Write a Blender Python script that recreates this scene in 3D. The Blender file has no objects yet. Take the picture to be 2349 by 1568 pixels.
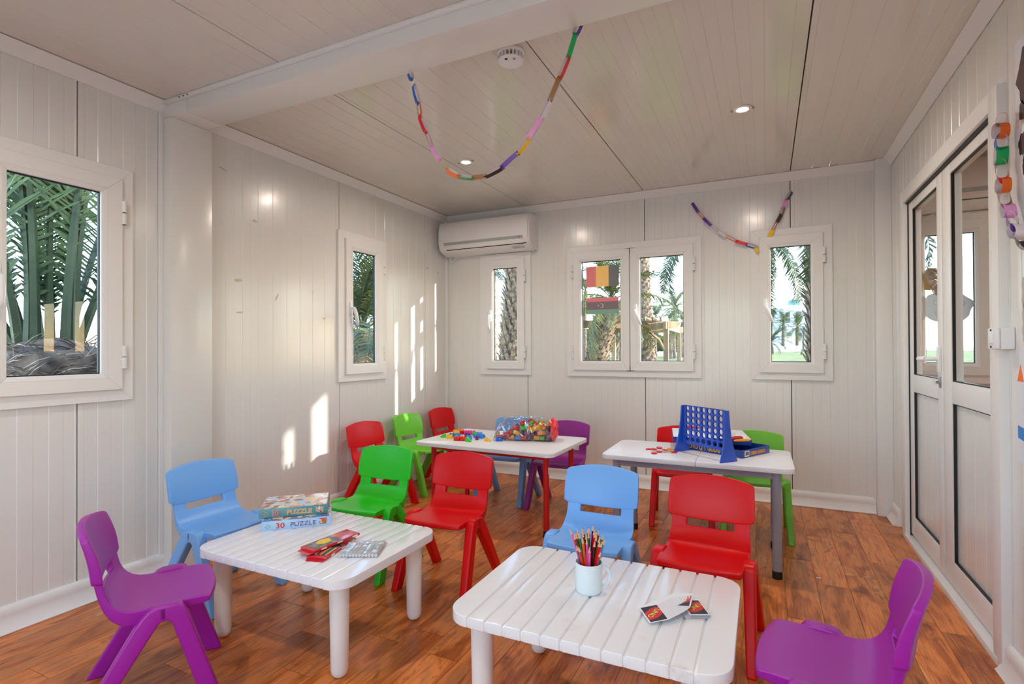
# Prefabricated cabin classroom with children's chairs and tables
SKY_ELEV, SKY_STRENGTH, SUN_ENERGY, EXPOSURE, LAMP_W, WOOD_SAT = 22.0, 1.15, 6.5, 0.05, 8.0, 1.08
import bpy, bmesh, math, random
from mathutils import Vector, Matrix
PI = math.pi
R = math.radians
scene = bpy.context.scene
COL = scene.collection

# ---------------------------------------------------------------- camera
cam_d = bpy.data.cameras.new('camera')
cam = bpy.data.objects.new('camera', cam_d)
COL.objects.link(cam)
cam_d.sensor_width = 36.0
cam_d.lens = 1218.575 / 2349 * 36
cam_d.shift_y = (790.79 - 784.0) / 2349
cam_d.clip_start = 0.05
cam_d.clip_end = 2000
_y, _p, _r = R(25.5749), R(0.3717), R(-0.2527)
F_ = Vector((-math.sin(_y) * math.cos(_p), math.cos(_y) * math.cos(_p), math.sin(_p)))
R0 = Vector((math.cos(_y), math.sin(_y), 0))
U0 = R0.cross(F_)
R_ = R0 * math.cos(_r) + U0 * math.sin(_r)
U_ = -R0 * math.sin(_r) + U0 * math.cos(_r)
cam.matrix_world = Matrix(((R_.x, U_.x, -F_.x, 0.0), (R_.y, U_.y, -F_.y, 0.0), (R_.z, U_.z, -F_.z, 1.085), (0, 0, 0, 1)))
scene.camera = cam

# ---------------------------------------------------------------- sky, sun, exposure
world = bpy.data.worlds.new('sky')
scene.world = world
world.use_nodes = True
nt = world.node_tree
nt.nodes.clear()
w_out = nt.nodes.new('ShaderNodeOutputWorld')
w_bg = nt.nodes.new('ShaderNodeBackground')
w_sky = nt.nodes.new('ShaderNodeTexSky')
w_sky.sky_type = 'NISHITA'
w_sky.sun_disc = False
w_sky.sun_elevation = R(SKY_ELEV)
w_sky.sun_rotation = R(90 - 15.4)
w_sky.altitude = 10
w_sky.air_density = 1.0
w_sky.dust_density = 0.6
w_sky.ozone_density = 1.5
w_bg.inputs['Strength'].default_value = SKY_STRENGTH
nt.links.new(w_sky.outputs[0], w_bg.inputs['Color'])
nt.links.new(w_bg.outputs[0], w_out.inputs['Surface'])

SUN_DIR = Vector((1.0, 0.255, 0.172)).normalized()      # towards the sun: low, from the right
sun_d = bpy.data.lights.new('sun', 'SUN')
sun_d.energy = SUN_ENERGY
sun_d.angle = R(0.55)
sun_d.color = (1.0, 0.93, 0.82)
sun = bpy.data.objects.new('sun', sun_d)
sun.rotation_euler = SUN_DIR.to_track_quat('Z', 'Y').to_euler()
sun.location = (8, 6, 6)
COL.objects.link(sun)

scene.view_settings.view_transform = 'Standard'
scene.view_settings.look = 'None'
scene.view_settings.gamma = 1.0
scene.view_settings.use_curve_mapping = False
scene.view_settings.exposure = EXPOSURE
cy = scene.cycles
cy.max_bounces = 10
cy.diffuse_bounces = 6
cy.glossy_bounces = 4
cy.transmission_bounces = 4
cy.transparent_max_bounces = 16
cy.caustics_reflective = False
cy.caustics_refractive = False
cy.sample_clamp_indirect = 6.0
cy.use_denoising = True

# ---------------------------------------------------------------- helpers
XL, XR, YB, YF, ZT = -2.664, 0.726, 4.163, -0.80, 2.295
XM = XR + 0.052           # neighbour room's side of the right wall

def lin(c):
    c = c / 255.0
    return c / 12.92 if c <= 0.04045 else ((c + 0.055) / 1.055) ** 2.4

def srgb(r, g, b):
    return (lin(r), lin(g), lin(b), 1.0)

def mat(name, col, rough=0.5, metal=0.0, spec=0.5, coat=0.0, coat_rough=0.1, bump=None, emit=None, sss=0.0, vary=0.0, rough_vary=0.0):
    m = bpy.data.materials.new(name)
    m.use_nodes = True
    nt = m.node_tree
    b = nt.nodes['Principled BSDF']
    b.inputs['Base Color'].default_value = col
    b.inputs['Roughness'].default_value = rough
    b.inputs['Metallic'].default_value = metal
    b.inputs['Specular IOR Level'].default_value = spec
    b.inputs['Coat Weight'].default_value = coat
    b.inputs['Coat Roughness'].default_value = coat_rough
    if sss:
        b.inputs['Subsurface Weight'].default_value = sss
        b.inputs['Subsurface Radius'].default_value = (0.01, 0.01, 0.01)
    if emit:
        b.inputs['Emission Color'].default_value = emit[0]
        b.inputs['Emission Strength'].default_value = emit[1]
    if bump or vary or rough_vary:
        tc = nt.nodes.new('ShaderNodeTexCoord')
        n = nt.nodes.new('ShaderNodeTexNoise')
        n.inputs['Scale'].default_value = bump[0] if bump else 6.0
        n.inputs['Detail'].default_value = 4
        nt.links.new(tc.outputs['Object'], n.inputs['Vector'])
        if bump:
            bm = nt.nodes.new('ShaderNodeBump')
            bm.inputs['Strength'].default_value = bump[1]
            bm.inputs['Distance'].default_value = bump[2] if len(bump) > 2 else 0.001
            nt.links.new(n.outputs['Fac'], bm.inputs['Height'])
            nt.links.new(bm.outputs[0], b.inputs['Normal'])
        if vary:
            n2 = nt.nodes.new('ShaderNodeTexNoise')
            n2.inputs['Scale'].default_value = 3.0
            n2.inputs['Detail'].default_value = 5
            nt.links.new(tc.outputs['Object'], n2.inputs['Vector'])
            mp = nt.nodes.new('ShaderNodeMapRange')
            mp.inputs['From Min'].default_value = 0.3
            mp.inputs['From Max'].default_value = 0.7
            mp.inputs['To Min'].default_value = 1 - vary
            mp.inputs['To Max'].default_value = 1 + vary * 0.5
            nt.links.new(n2.outputs['Fac'], mp.inputs['Value'])
            hs = nt.nodes.new('ShaderNodeHueSaturation')
            hs.inputs['Color'].default_value = col
            nt.links.new(mp.outputs[0], hs.inputs['Value'])
            nt.links.new(hs.outputs[0], b.inputs['Base Color'])
        if rough_vary:
            mr = nt.nodes.new('ShaderNodeMapRange')
            mr.inputs['To Min'].default_value = max(0.02, rough - rough_vary)
            mr.inputs['To Max'].default_value = rough + rough_vary
            nt.links.new(n.outputs['Fac'], mr.inputs['Value'])
            nt.links.new(mr.outputs[0], b.inputs['Roughness'])
    return m

class MB:
    """collects polygons, builds them as ONE mesh object"""
    def __init__(self):
        self.v = []; self.f = []; self.m = []; self.mi = 0
    def add(self, vs, fs):
        o = len(self.v)
        self.v += [tuple(x) for x in vs]
        self.f += [tuple(i + o for i in f) for f in fs]
        self.m += [self.mi] * len(fs)
    def quad(self, a, b, c, d):
        self.add([a, b, c, d], [(0, 1, 2, 3)])
    def box(self, x0, x1, y0, y1, z0, z1, M=None):
        vs = [Vector((x, y, z)) for z in (z0, z1) for y in (y0, y1) for x in (x0, x1)]
        if M: vs = [M @ v for v in vs]
        self.add(vs, [(0, 2, 3, 1), (4, 5, 7, 6), (0, 1, 5, 4), (2, 6, 7, 3), (0, 4, 6, 2), (1, 3, 7, 5)])
    def prism(self, poly, f0, f1):
        """poly list of 2d points, f0/f1 map (a,b)->3d for the two ends"""
        n = len(poly)
        vs = [f0(*p) for p in poly] + [f1(*p) for p in poly]
        fs = [tuple(range(n))[::-1], tuple(range(n, 2 * n))] + [(i, (i + 1) % n, n + (i + 1) % n, n + i) for i in range(n)]
        self.add(vs, fs)
    def tube(self, pts, rad, seg=10, cap=True):
        pts = [Vector(p) for p in pts]
        rs = rad if isinstance(rad, (list, tuple)) else [rad] * len(pts)
        o = len(self.v); ref = None
        for i, p in enumerate(pts):
            t = (pts[min(i + 1, len(pts) - 1)] - pts[max(i - 1, 0)]).normalized()
            if ref is None:
                ref = t.orthogonal().normalized()
            else:
                ref = (ref - t * ref.dot(t)).normalized()
            b = t.cross(ref)
            for k in range(seg):
                a = 2 * PI * k / seg
                self.v.append(tuple(p + (ref * math.cos(a) + b * math.sin(a)) * rs[i]))
        for i in range(len(pts) - 1):
            for k in range(seg):
                a0 = o + i * seg + k; a1 = o + i * seg + (k + 1) % seg
                self.f.append((a0, a1, a1 + seg, a0 + seg)); self.m.append(self.mi)
        if cap:
            self.f.append(tuple(o + k for k in range(seg))[::-1]); self.m.append(self.mi)
            e = o + (len(pts) - 1) * seg
            self.f.append(tuple(e + k for k in range(seg))); self.m.append(self.mi)
    def lathe(self, prof, seg=24, M=None):
        """prof list of (r,z)"""
        o = len(self.v)
        for r, z in prof:
            for k in range(seg):
                a = 2 * PI * k / seg
                v = Vector((r * math.cos(a), r * math.sin(a), z))
                self.v.append(tuple(M @ v if M else v))
        for i in range(len(prof) - 1):
            for k in range(seg):
                a0 = o + i * seg + k; a1 = o + i * seg + (k + 1) % seg
                self.f.append((a0, a1, a1 + seg, a0 + seg)); self.m.append(self.mi)
        for i, rev in ((0, True), (len(prof) - 1, False)):
            if prof[i][0] > 1e-6:
                ring = tuple(o + i * seg + k for k in range(seg))
                self.f.append(ring[::-1] if rev else ring); self.m.append(self.mi)
    def build(self, name, m=None, parent=None, smooth=False, bevel=0.0, bseg=2, bang=40, weld=True, recalc=True, auto=35, link=True):
        me = bpy.data.meshes.new(name)
        me.from_pydata(self.v, [], self.f)
        ms = m if isinstance(m, (list, tuple)) else [m]
        for x in ms: me.materials.append(x)
        if len(ms) > 1:
            me.polygons.foreach_set('material_index', self.m)
        bm = bmesh.new(); bm.from_mesh(me)
        if weld: bmesh.ops.remove_doubles(bm, verts=bm.verts, dist=1e-6)
        if recalc: bmesh.ops.recalc_face_normals(bm, faces=bm.faces)
        if bevel:
            es = [e for e in bm.edges if len(e.link_faces) == 2 and e.calc_face_angle(0) > R(bang)]
            bmesh.ops.bevel(bm, geom=es, offset=bevel, segments=bseg, profile=0.6, affect='EDGES', clamp_overlap=True)
        if smooth or bevel:
            for f in bm.faces: f.smooth = True
            for e in bm.edges:
                if len(e.link_faces) == 2 and e.calc_face_angle(0) > R(auto): e.smooth = False
        bm.to_mesh(me); bm.free()
        if not link: return me
        return mobj(name, me, parent)

def mobj(name, me, parent=None, M=None):
    o = bpy.data.objects.new(name, me)
    COL.objects.link(o)
    if parent is not None: o.parent = parent
    if M is not None: o.matrix_local = M
    return o

def tag(o, label=None, cat=None, group=None, kind=None):
    if label: o['label'] = label
    if cat: o['category'] = cat
    if group: o['group'] = group
    if kind: o['kind'] = kind
    return o

def empty(name, loc=(0, 0, 0), rz=0.0, **k):
    o = bpy.data.objects.new(name, None)
    o.empty_display_size = 0.1
    COL.objects.link(o)
    o.location = loc; o.rotation_euler = (0, 0, rz)
    return tag(o, **k)

def setmat(o, m):
    for s in o.material_slots:
        s.link = 'OBJECT'; s.material = m

def copy_tree(o, parent=None):
    c = o.copy(); COL.objects.link(c)
    if parent is not None: c.parent = parent
    for ch in list(o.children): copy_tree(ch, c)
    return c

def rects(u0, u1, z0, z1, holes):
    """split a rectangle into pieces that leave the holes free"""
    us = sorted({u0, u1} | {x for h in holes for x in h[:2] if u0 < x < u1})
    out = []
    for a, b in zip(us, us[1:]):
        m = (a + b) / 2
        zs = [(h[2], h[3]) for h in holes if h[0] < m < h[1]]
        zs.sort(); z = z0
        for p, q in zs:
            if q <= z0 or p >= z1: continue
            if p > z: out.append((a, b, z, min(p, z1)))
            z = max(z, q)
        if z < z1: out.append((a, b, z, z1))
    return out

def text_mesh(s, size, M, name, m, parent, extrude=0.0004, align='LEFT', offset=0.0, spacing=1.0, sx=1.0):
    cu = bpy.data.curves.new(name, 'FONT')
    cu.body = s; cu.size = size; cu.extrude = extrude; cu.align_x = align; cu.offset = offset
    cu.space_character = spacing; cu.resolution_u = 3
    t = bpy.data.objects.new(name, cu)
    me = bpy.data.meshes.new_from_object(t)
    me.transform(Matrix.Diagonal((sx, 1, 1, 1)))
    me.transform(M)
    me.materials.clear(); me.materials.append(m)
    bpy.data.objects.remove(t)
    return mobj(name, me, parent)

# ---------------------------------------------------------------- materials
M = {}
WALLC = srgb(225, 224, 220)
def panel_mat(name, col, rough):
    """lacquered sheet metal: faint waviness so reflections wobble, faint mottling"""
    m = mat(name, col, rough, spec=0.5, coat=0.6, coat_rough=rough * 0.6)
    nt = m.node_tree; b = nt.nodes['Principled BSDF']
    tc = nt.nodes.new('ShaderNodeTexCoord')
    n = nt.nodes.new('ShaderNodeTexNoise'); n.inputs['Scale'].default_value = 2.2; n.inputs['Detail'].default_value = 2
    nt.links.new(tc.outputs['Object'], n.inputs['Vector'])
    bm = nt.nodes.new('ShaderNodeBump'); bm.inputs['Strength'].default_value = 0.35; bm.inputs['Distance'].default_value = 0.01
    nt.links.new(n.outputs['Fac'], bm.inputs['Height'])
    nt.links.new(bm.outputs[0], b.inputs['Normal']); nt.links.new(bm.outputs[0], b.inputs['Coat Normal'])
    return m
M['panel'] = panel_mat('lacquered_panel', WALLC, 0.30)
M['ceil'] = panel_mat('lacquered_ceiling', srgb(214, 208, 199), 0.17)
M['trim'] = mat('white_trim', srgb(230, 229, 227), 0.38)
M['frame'] = mat('white_frame', srgb(231, 230, 228), 0.33, bump=(3, 0.1, 0.002))
M['gasket'] = mat('black_gasket', srgb(14, 15, 16), 0.5)
M['seam'] = mat('dark_seam', srgb(60, 55, 50), 0.7)
M['metal'] = mat('brushed_metal', srgb(150, 150, 150), 0.3, metal=1.0)
M['white_plastic'] = mat('white_plastic', srgb(235, 236, 238), 0.28, spec=0.5)
M['red'] = mat('red_plastic', srgb(212, 3, 9), 0.36, spec=0.28)
M['green'] = mat('green_plastic', srgb(36, 196, 24), 0.32)
M['lime'] = mat('lime_plastic', srgb(112, 206, 48), 0.36)
M['leaf'] = mat('leaf_green_plastic', srgb(104, 184, 34), 0.36)
M['blue'] = mat('sky_blue_plastic', srgb(118, 178, 243), 0.38)
M['dblue'] = mat('dusty_blue_plastic', srgb(112, 158, 216), 0.4)
M['purple'] = mat('purple_plastic', srgb(158, 22, 156), 0.36)
M['violet'] = mat('violet_plastic', srgb(140, 24, 134), 0.38)
M['board_white'] = mat('white_laminate', srgb(232, 231, 232), 0.35, vary=0.03)
M['tubegrey'] = mat('grey_painted_steel', srgb(142, 142, 152), 0.4)
M['tubered'] = mat('red_painted_steel', srgb(196, 16, 18), 0.38)
M['cap'] = mat('black_rubber', srgb(16, 17, 18), 0.55)

def glass_mat(name, tint=(0.97, 0.985, 0.985, 1), refl=1.0, rough=0.0):
    m = bpy.data.materials.new(name); m.use_nodes = True
    nt = m.node_tree; nt.nodes.clear()
    o = nt.nodes.new('ShaderNodeOutputMaterial')
    t = nt.nodes.new('ShaderNodeBsdfTransparent'); t.inputs['Color'].default_value = tint
    g = nt.nodes.new('ShaderNodeBsdfGlossy'); g.inputs['Roughness'].default_value = rough
    fr = nt.nodes.new('ShaderNodeLayerWeight'); fr.inputs['Blend'].default_value = 0.5
    pw = nt.nodes.new('ShaderNodeMath'); pw.operation = 'POWER'; pw.inputs[1].default_value = 5
    ma = nt.nodes.new('ShaderNodeMath'); ma.operation = 'MULTIPLY_ADD'; ma.inputs[1].default_value = 0.92; ma.inputs[2].default_value = 0.06
    nt.links.new(fr.outputs['Facing'], pw.inputs[0]); nt.links.new(pw.outputs[0], ma.inputs[0])
    mu = nt.nodes.new('ShaderNodeMath'); mu.operation = 'MULTIPLY'; mu.inputs[1].default_value = refl; mu.use_clamp = True
    mx = nt.nodes.new('ShaderNodeMixShader')
    nt.links.new(ma.outputs[0], mu.inputs[0]); nt.links.new(mu.outputs[0], mx.inputs[0])
    nt.links.new(t.outputs[0], mx.inputs[1]); nt.links.new(g.outputs[0], mx.inputs[2])
    nt.links.new(mx.outputs[0], o.inputs['Surface'])
    return m
M['glass'] = glass_mat('window_glass', (0.97, 0.985, 0.985, 1), 0.3)
M['film'] = glass_mat('clear_film', (0.93, 0.94, 0.95, 1), 2.0, 0.08)

def wood_mat():
    m = bpy.data.materials.new('laminate_wood'); m.use_nodes = True
    nt = m.node_tree; b = nt.nodes['Principled BSDF']
    tc = nt.nodes.new('ShaderNodeTexCoord'); oi = nt.nodes.new('ShaderNodeObjectInfo')
    # every plank reads its own slice of the grain
    sc = nt.nodes.new('ShaderNodeVectorMath'); sc.operation = 'SCALE'; sc.inputs[0].default_value = (7.3, 11.1, 5.7)
    nt.links.new(oi.outputs['Random'], sc.inputs['Scale'])
    ad = nt.nodes.new('ShaderNodeVectorMath'); ad.operation = 'ADD'
    nt.links.new(tc.outputs['Object'], ad.inputs[0]); nt.links.new(sc.outputs[0], ad.inputs[1])
    mp = nt.nodes.new('ShaderNodeMapping'); mp.inputs['Scale'].default_value = (1.0, 0.30, 1.0)
    nt.links.new(ad.outputs[0], mp.inputs['Vector'])
    # large figure
    n1 = nt.nodes.new('ShaderNodeTexNoise'); n1.inputs['Scale'].default_value = 9; n1.inputs['Detail'].default_value = 4; n1.inputs['Distortion'].default_value = 1.2
    nt.links.new(mp.outputs[0], n1.inputs['Vector'])
    # rings folded out of the same field: the swirling cathedral lines
    mu = nt.nodes.new('ShaderNodeMath'); mu.operation = 'MULTIPLY'; mu.inputs[1].default_value = 22
    nt.links.new(n1.outputs['Fac'], mu.inputs[0])
    si = nt.nodes.new('ShaderNodeMath'); si.operation = 'SINE'; nt.links.new(mu.outputs[0], si.inputs[0])
    # fine fibres
    mp2 = nt.nodes.new('ShaderNodeMapping'); mp2.inputs['Scale'].default_value = (1.0, 0.045, 1.0)
    nt.links.new(ad.outputs[0], mp2.inputs['Vector'])
    n2 = nt.nodes.new('ShaderNodeTexNoise'); n2.inputs['Scale'].default_value = 160; n2.inputs['Detail'].default_value = 5
    nt.links.new(mp2.outputs[0], n2.inputs['Vector'])
    # dark knots and burrs
    mp3 = nt.nodes.new('ShaderNodeMapping'); mp3.inputs['Scale'].default_value = (1.0, 0.33, 1.0)
    nt.links.new(ad.outputs[0], mp3.inputs['Vector'])
    n3 = nt.nodes.new('ShaderNodeTexNoise'); n3.inputs['Scale'].default_value = 11; n3.inputs['Detail'].default_value = 7; n3.inputs['Roughness'].default_value = 0.65; n3.inputs['Distortion'].default_value = 1.8
    nt.links.new(mp3.outputs[0], n3.inputs['Vector'])
    c1 = nt.nodes.new('ShaderNodeValToRGB')
    cr = c1.color_ramp; cr.elements[0].position = 0.25; cr.elements[0].color = srgb(186, 106, 60)
    cr.elements[1].position = 0.75; cr.elements[1].color = srgb(242, 172, 116)
    e = cr.elements.new(0.5); e.color = srgb(222, 142, 90)
    nt.links.new(n1.outputs['Fac'], c1.inputs['Fac'])
    def mixc(kind, fac, a, bcol):
        x = nt.nodes.new('ShaderNodeMix'); x.data_type = 'RGBA'; x.blend_type = kind
        x.inputs['Factor'].default_value = fac if not hasattr(fac, 'links') else 0
        if hasattr(fac, 'links'): nt.links.new(fac, x.inputs['Factor'])
        nt.links.new(a, x.inputs['A'])
        if hasattr(bcol, 'links'): nt.links.new(bcol, x.inputs['B'])
        else: x.inputs['B'].default_value = bcol
        return x.outputs['Result']
    r1 = nt.nodes.new('ShaderNodeMapRange'); r1.inputs['From Min'].default_value = -1; r1.inputs['To Min'].default_value = 0.0; r1.inputs['To Max'].default_value = 0.30
    nt.links.new(si.outputs[0], r1.inputs['Value'])
    col = mixc('MULTIPLY', r1.outputs[0], c1.outputs[0], srgb(120, 60, 34))
    r2 = nt.nodes.new('ShaderNodeMapRange'); r2.inputs['From Min'].default_value = 0.48; r2.inputs['From Max'].default_value = 0.72; r2.inputs['To Max'].default_value = 0.55
    nt.links.new(n2.outputs['Fac'], r2.inputs['Value'])
    col = mixc('MULTIPLY', r2.outputs[0], col, srgb(126, 66, 38))
    r3 = nt.nodes.new('ShaderNodeMapRange'); r3.inputs['From Min'].default_value = 0.56; r3.inputs['From Max'].default_value = 0.72; r3.inputs['To Max'].default_value = 0.74
    nt.links.new(n3.outputs['Fac'], r3.inputs['Value'])
    col = mixc('MULTIPLY', r3.outputs[0], col, srgb(104, 58, 34))
    # thin dark cracks running with the grain
    mp4 = nt.nodes.new('ShaderNodeMapping'); mp4.inputs['Scale'].default_value = (1.0, 0.16, 1.0)
    nt.links.new(ad.outputs[0], mp4.inputs['Vector'])
    n4 = nt.nodes.new('ShaderNodeTexNoise'); n4.inputs['Scale'].default_value = 30; n4.inputs['Detail'].default_value = 3; n4.inputs['Distortion'].default_value = 0.6
    nt.links.new(mp4.outputs[0], n4.inputs['Vector'])
    s4 = nt.nodes.new('ShaderNodeMath'); s4.operation = 'SUBTRACT'; s4.inputs[1].default_value = 0.5; nt.links.new(n4.outputs['Fac'], s4.inputs[0])
    a4 = nt.nodes.new('ShaderNodeMath'); a4.operation = 'ABSOLUTE'; nt.links.new(s4.outputs[0], a4.inputs[0])
    r4 = nt.nodes.new('ShaderNodeMapRange'); r4.inputs['From Min'].default_value = 0.0; r4.inputs['From Max'].default_value = 0.006; r4.inputs['To Min'].default_value = 1.0; r4.inputs['To Max'].default_value = 0.0
    nt.links.new(a4.outputs[0], r4.inputs['Value'])
    g4 = nt.nodes.new('ShaderNodeMath'); g4.operation = 'MULTIPLY'; nt.links.new(r4.outputs[0], g4.inputs[0]); nt.links.new(r3.outputs[0], g4.inputs[1])
    col = mixc('MULTIPLY', g4.outputs[0], col, srgb(96, 56, 36))
    # plank to plank tone
    rv = nt.nodes.new('ShaderNodeMapRange'); rv.inputs['To Min'].default_value = 0.8; rv.inputs['To Max'].default_value = 1.15
    nt.links.new(oi.outputs['Random'], rv.inputs['Value'])
    hs = nt.nodes.new('ShaderNodeHueSaturation'); hs.inputs['Saturation'].default_value = WOOD_SAT
    nt.links.new(rv.outputs[0], hs.inputs['Value']); nt.links.new(col, hs.inputs['Color'])
    nt.links.new(hs.outputs[0], b.inputs['Base Color'])
    b.inputs['Roughness'].default_value = 0.33
    b.inputs['Coat Weight'].default_value = 0.12; b.inputs['Coat Roughness'].default_value = 0.16; b.inputs['Specular IOR Level'].default_value = 0.35
    bm = nt.nodes.new('ShaderNodeBump'); bm.inputs['Strength'].default_value = 0.12; bm.inputs['Distance'].default_value = 0.001
    nt.links.new(n2.outputs['Fac'], bm.inputs['Height']); nt.links.new(bm.outputs[0], b.inputs['Normal'])
    return m
M['wood'] = wood_mat()
# ================================================================ the setting
def panel_wall(name, o, U, W, N, u0, u1, z0, z1, holes, seams, mt, back=True, pitch=0.0514, depth=0.0015, piece='panel', tilt=0):
    """sandwich-panel surface: one child per panel, each with shallow steps every 5 cm; o + u*U + w*W + n*N"""
    o, U, W, N = Vector(o), Vector(U), Vector(W), Vector(N)
    root = empty(name, kind='structure')
    P = lambda u, w, n: o + U * u + W * w + N * n
    cuts = [u0] + sorted(s for s in seams if u0 < s < u1) + [u1]
    for a, b in zip(cuts, cuts[1:]):
        g = 0.0023
        ua = a + (g if a != u0 else 0); ub = b - (g if b != u1 else 0)
        prof = []
        if a != u0: prof += [(ua, -0.012), (ua + 0.0002, -0.0012), (ua + 0.0012, 0)]
        else: prof += [(ua, 0)]
        k = 0
        ref = a if a != u0 else (b - math.ceil((b - a) / pitch) * pitch)
        u = ref + pitch * 0.5
        lvl = 0
        while u < ub - 0.012:
            if u > ua + 0.012:
                prof += [(u - 0.0011, -depth * lvl), (u + 0.0011, -depth * (1 - lvl))]
                lvl = 1 - lvl
            u += pitch
        if lvl: prof += [(ub - 0.008, -depth), (ub - 0.006, 0)]
        if b != u1: prof += [(ub - 0.0012, 0), (ub - 0.0002, -0.0012), (ub, -0.012)]
        else: prof += [(ub, 0)]
        mb = MB()
        for (p, n0), (q, n1) in zip(prof, prof[1:]):
            for (x0, x1, w0, w1) in rects(p, q, z0, z1, holes):
                t0 = (x0 - p) / (q - p); t1 = (x1 - p) / (q - p)
                na = n0 + (n1 - n0) * t0; nb = n0 + (n1 - n0) * t1
                mb.add([P(x0, w0, na), P(x1, w0, nb), P(x1, w1, nb), P(x0, w1, na)], [(0, 1, 2, 3)])
        ob = mb.build(piece, mt, root, weld=True, recalc=False)
        me = ob.data
        # make every face look into the room
        if me.polygons and me.polygons[0].normal.dot(N) < 0:
            me.flip_normals()
    if back:
        mb = MB()
        for (x0, x1, w0, w1) in rects(u0, u1, z0, z1, holes):
            vs = [P(x, w, n) for n in (-0.025, -0.0125) for w in (w0, w1) for x in (x0, x1)]
            mb.add(vs, [(0, 2, 3, 1), (4, 5, 7, 6), (0, 1, 5, 4), (2, 6, 7, 3), (0, 4, 6, 2), (1, 3, 7, 5)])
        mb.build('core', M['seam'], root, weld=False)
    return root

# hole lists: glazing openings (u along wall, z)
WZ0, WZ1 = 0.857, 1.912
def hole(u0, u1): return (u0 + 0.03, u1 - 0.03, WZ0 + 0.03, WZ1 - 0.03)
LW = [(0.412, 1.462), (2.774, 3.285)]
BW = [(-2.296, -1.805), (-1.479, -0.429), (-0.094, 0.405)]
NW = [(0.79, 1.275), (2.90, 3.75), (4.0, 4.615)]
DOOR = (2.376 - 0.04, 3.66 + 0.04, -0.001, 1.90 + 0.03)
FD = (-1.75, 0.15, -0.001, 2.05)      # glazed front entrance behind the camera

panel_wall('wall_left', (XL, 0, 0), (0, 1, 0), (0, 0, 1), (1, 0, 0), YF, YB, 0, ZT, [hole(*w) for w in LW], [-0.75, 0.25, 1.25, 2.8, 3.825], M['panel'])
panel_wall('wall_back', (0, YB, 0), (1, 0, 0), (0, 0, 1), (0, -1, 0), XL, XR, 0, ZT, [hole(*w) for w in BW], [-1.842, -0.847, 0.157], M['panel'])
panel_wall('wall_right', (XR, 0, 0), (0, 1, 0), (0, 0, 1), (-1, 0, 0), YF, YB, 0, ZT, [DOOR], [0.3, 1.3, 2.29, 3.78], M['panel'])
panel_wall('wall_front', (0, YF, 0), (1, 0, 0), (0, 0, 1), (0, 1, 0), XL, XR, 0, ZT, [FD], [-1.842, -0.847, 0.157], M['panel'])
panel_wall('ceiling', (0, 0, ZT), (1, 0, 0), (0, 1, 0), (0, 0, -1), XL, XR, YF, YB, [], [-1.847, -0.847, 0.157], M['ceil'], pitch=0.0514, depth=0.0016)

# floor: every laminate plank a piece of its own
floor = empty('floor', kind='structure')
mb = MB(); mb.box(XL, XR + 0.03, YF, YB, -0.06, -0.0062); mb.build('subfloor', M['seam'], floor)
rng = random.Random(5)
PWD = 0.1305
k = 0; x = 0.07 - PWD * 21
plank_cache = {}
while x < XR:
    xa, xb = max(x, XL), min(x + PWD, XR + 0.03 if x + PWD > XR else x + PWD)
    y = 0.42 - rng.random() * 0.1
    first = True
    yy = [0.38]
    t = 0.38 + 0.15 + rng.random() * 0.5
    known = {0: [3.085, 2.41], 1: [2.81, 3.5], 2: [2.97, 2.33], 3: [3.2, 2.6]}
    ci = round((x - 0.07) / PWD)
    kn = known.get(ci, [])
    cutsy = set(round(v, 3) for v in kn)
    if kn:
        t = min(kn); 
        while t > 0.9: t -= 0.62; cutsy.add(round(t, 3))
        t = max(kn)
        while t < YB - 0.3: t += 0.66; cutsy.add(round(t, 3))
    else:
        while t < YB - 0.25:
            cutsy.add(round(t, 3)); t += 0.48 + rng.random() * 0.34
    ys = [0.38] + sorted(c for c in cutsy if 0.5 < c < YB - 0.1) + [YB]
    for a, b in zip(ys, ys[1:]):
        L = b - a
        mb = MB(); g = 0.0006
        w = xb - xa
        mb.box(g, w - g, g, L - g, -0.006, -0.0006)
        mb.box(g + 0.0007, w - g - 0.0007, g + 0.0007, L - g - 0.0007, -0.0006, 0.0)
        ob = mb.build('plank', M['wood'], floor, weld=False)
        ob.location = (xa, a, 0)
    x += PWD
mb = MB(); mb.box(XL, XR + 0.03, YF, 0.379, -0.006, 0.0)
rest = mb.build('plank_field', M['wood'], floor); rest['kind'] = 'stuff'

# cornices (sloped trims under the ceiling)
def cornice(name, a, b, inward, drop=0.052, inset=0.042):
    a, b, n = Vector(a), Vector(b), Vector(inward)
    pr = [(0, 0), (0, -drop), (0.003, -drop), (0.006, -drop + 0.004), (inset - 0.004, -0.006), (inset, -0.003), (inset, 0)]
    mb = MB()
    mb.prism(pr, lambda p, q: a + n * p + Vector((0, 0, q)), lambda p, q: b + n * p + Vector((0, 0, q)))
    return tag(mb.build(name, M['trim']), kind='structure')
BY0, BY1, BZ = 1.604, 1.785, 2.216
cornice('trim_1', (XL + .001, YF, ZT - .001), (XL + .001, BY0, ZT - .001), (1, 0, 0))
cornice('trim_2', (XL + .001, BY1, ZT - .001), (XL + .001, YB, ZT - .001), (1, 0, 0))
cornice('trim_3', (XL, YB - .001, ZT - .001), (XR - 0.08, YB - .001, ZT - .001), (0, -1, 0))
cornice('trim_4', (XR - .001, BY1, ZT - .001), (XR - .001, YB - 0.07, ZT - .001), (-1, 0, 0))
cornice('trim_5', (XR - .001, YF, ZT - .001), (XR - .001, BY0, ZT - .001), (-1, 0, 0))
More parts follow.
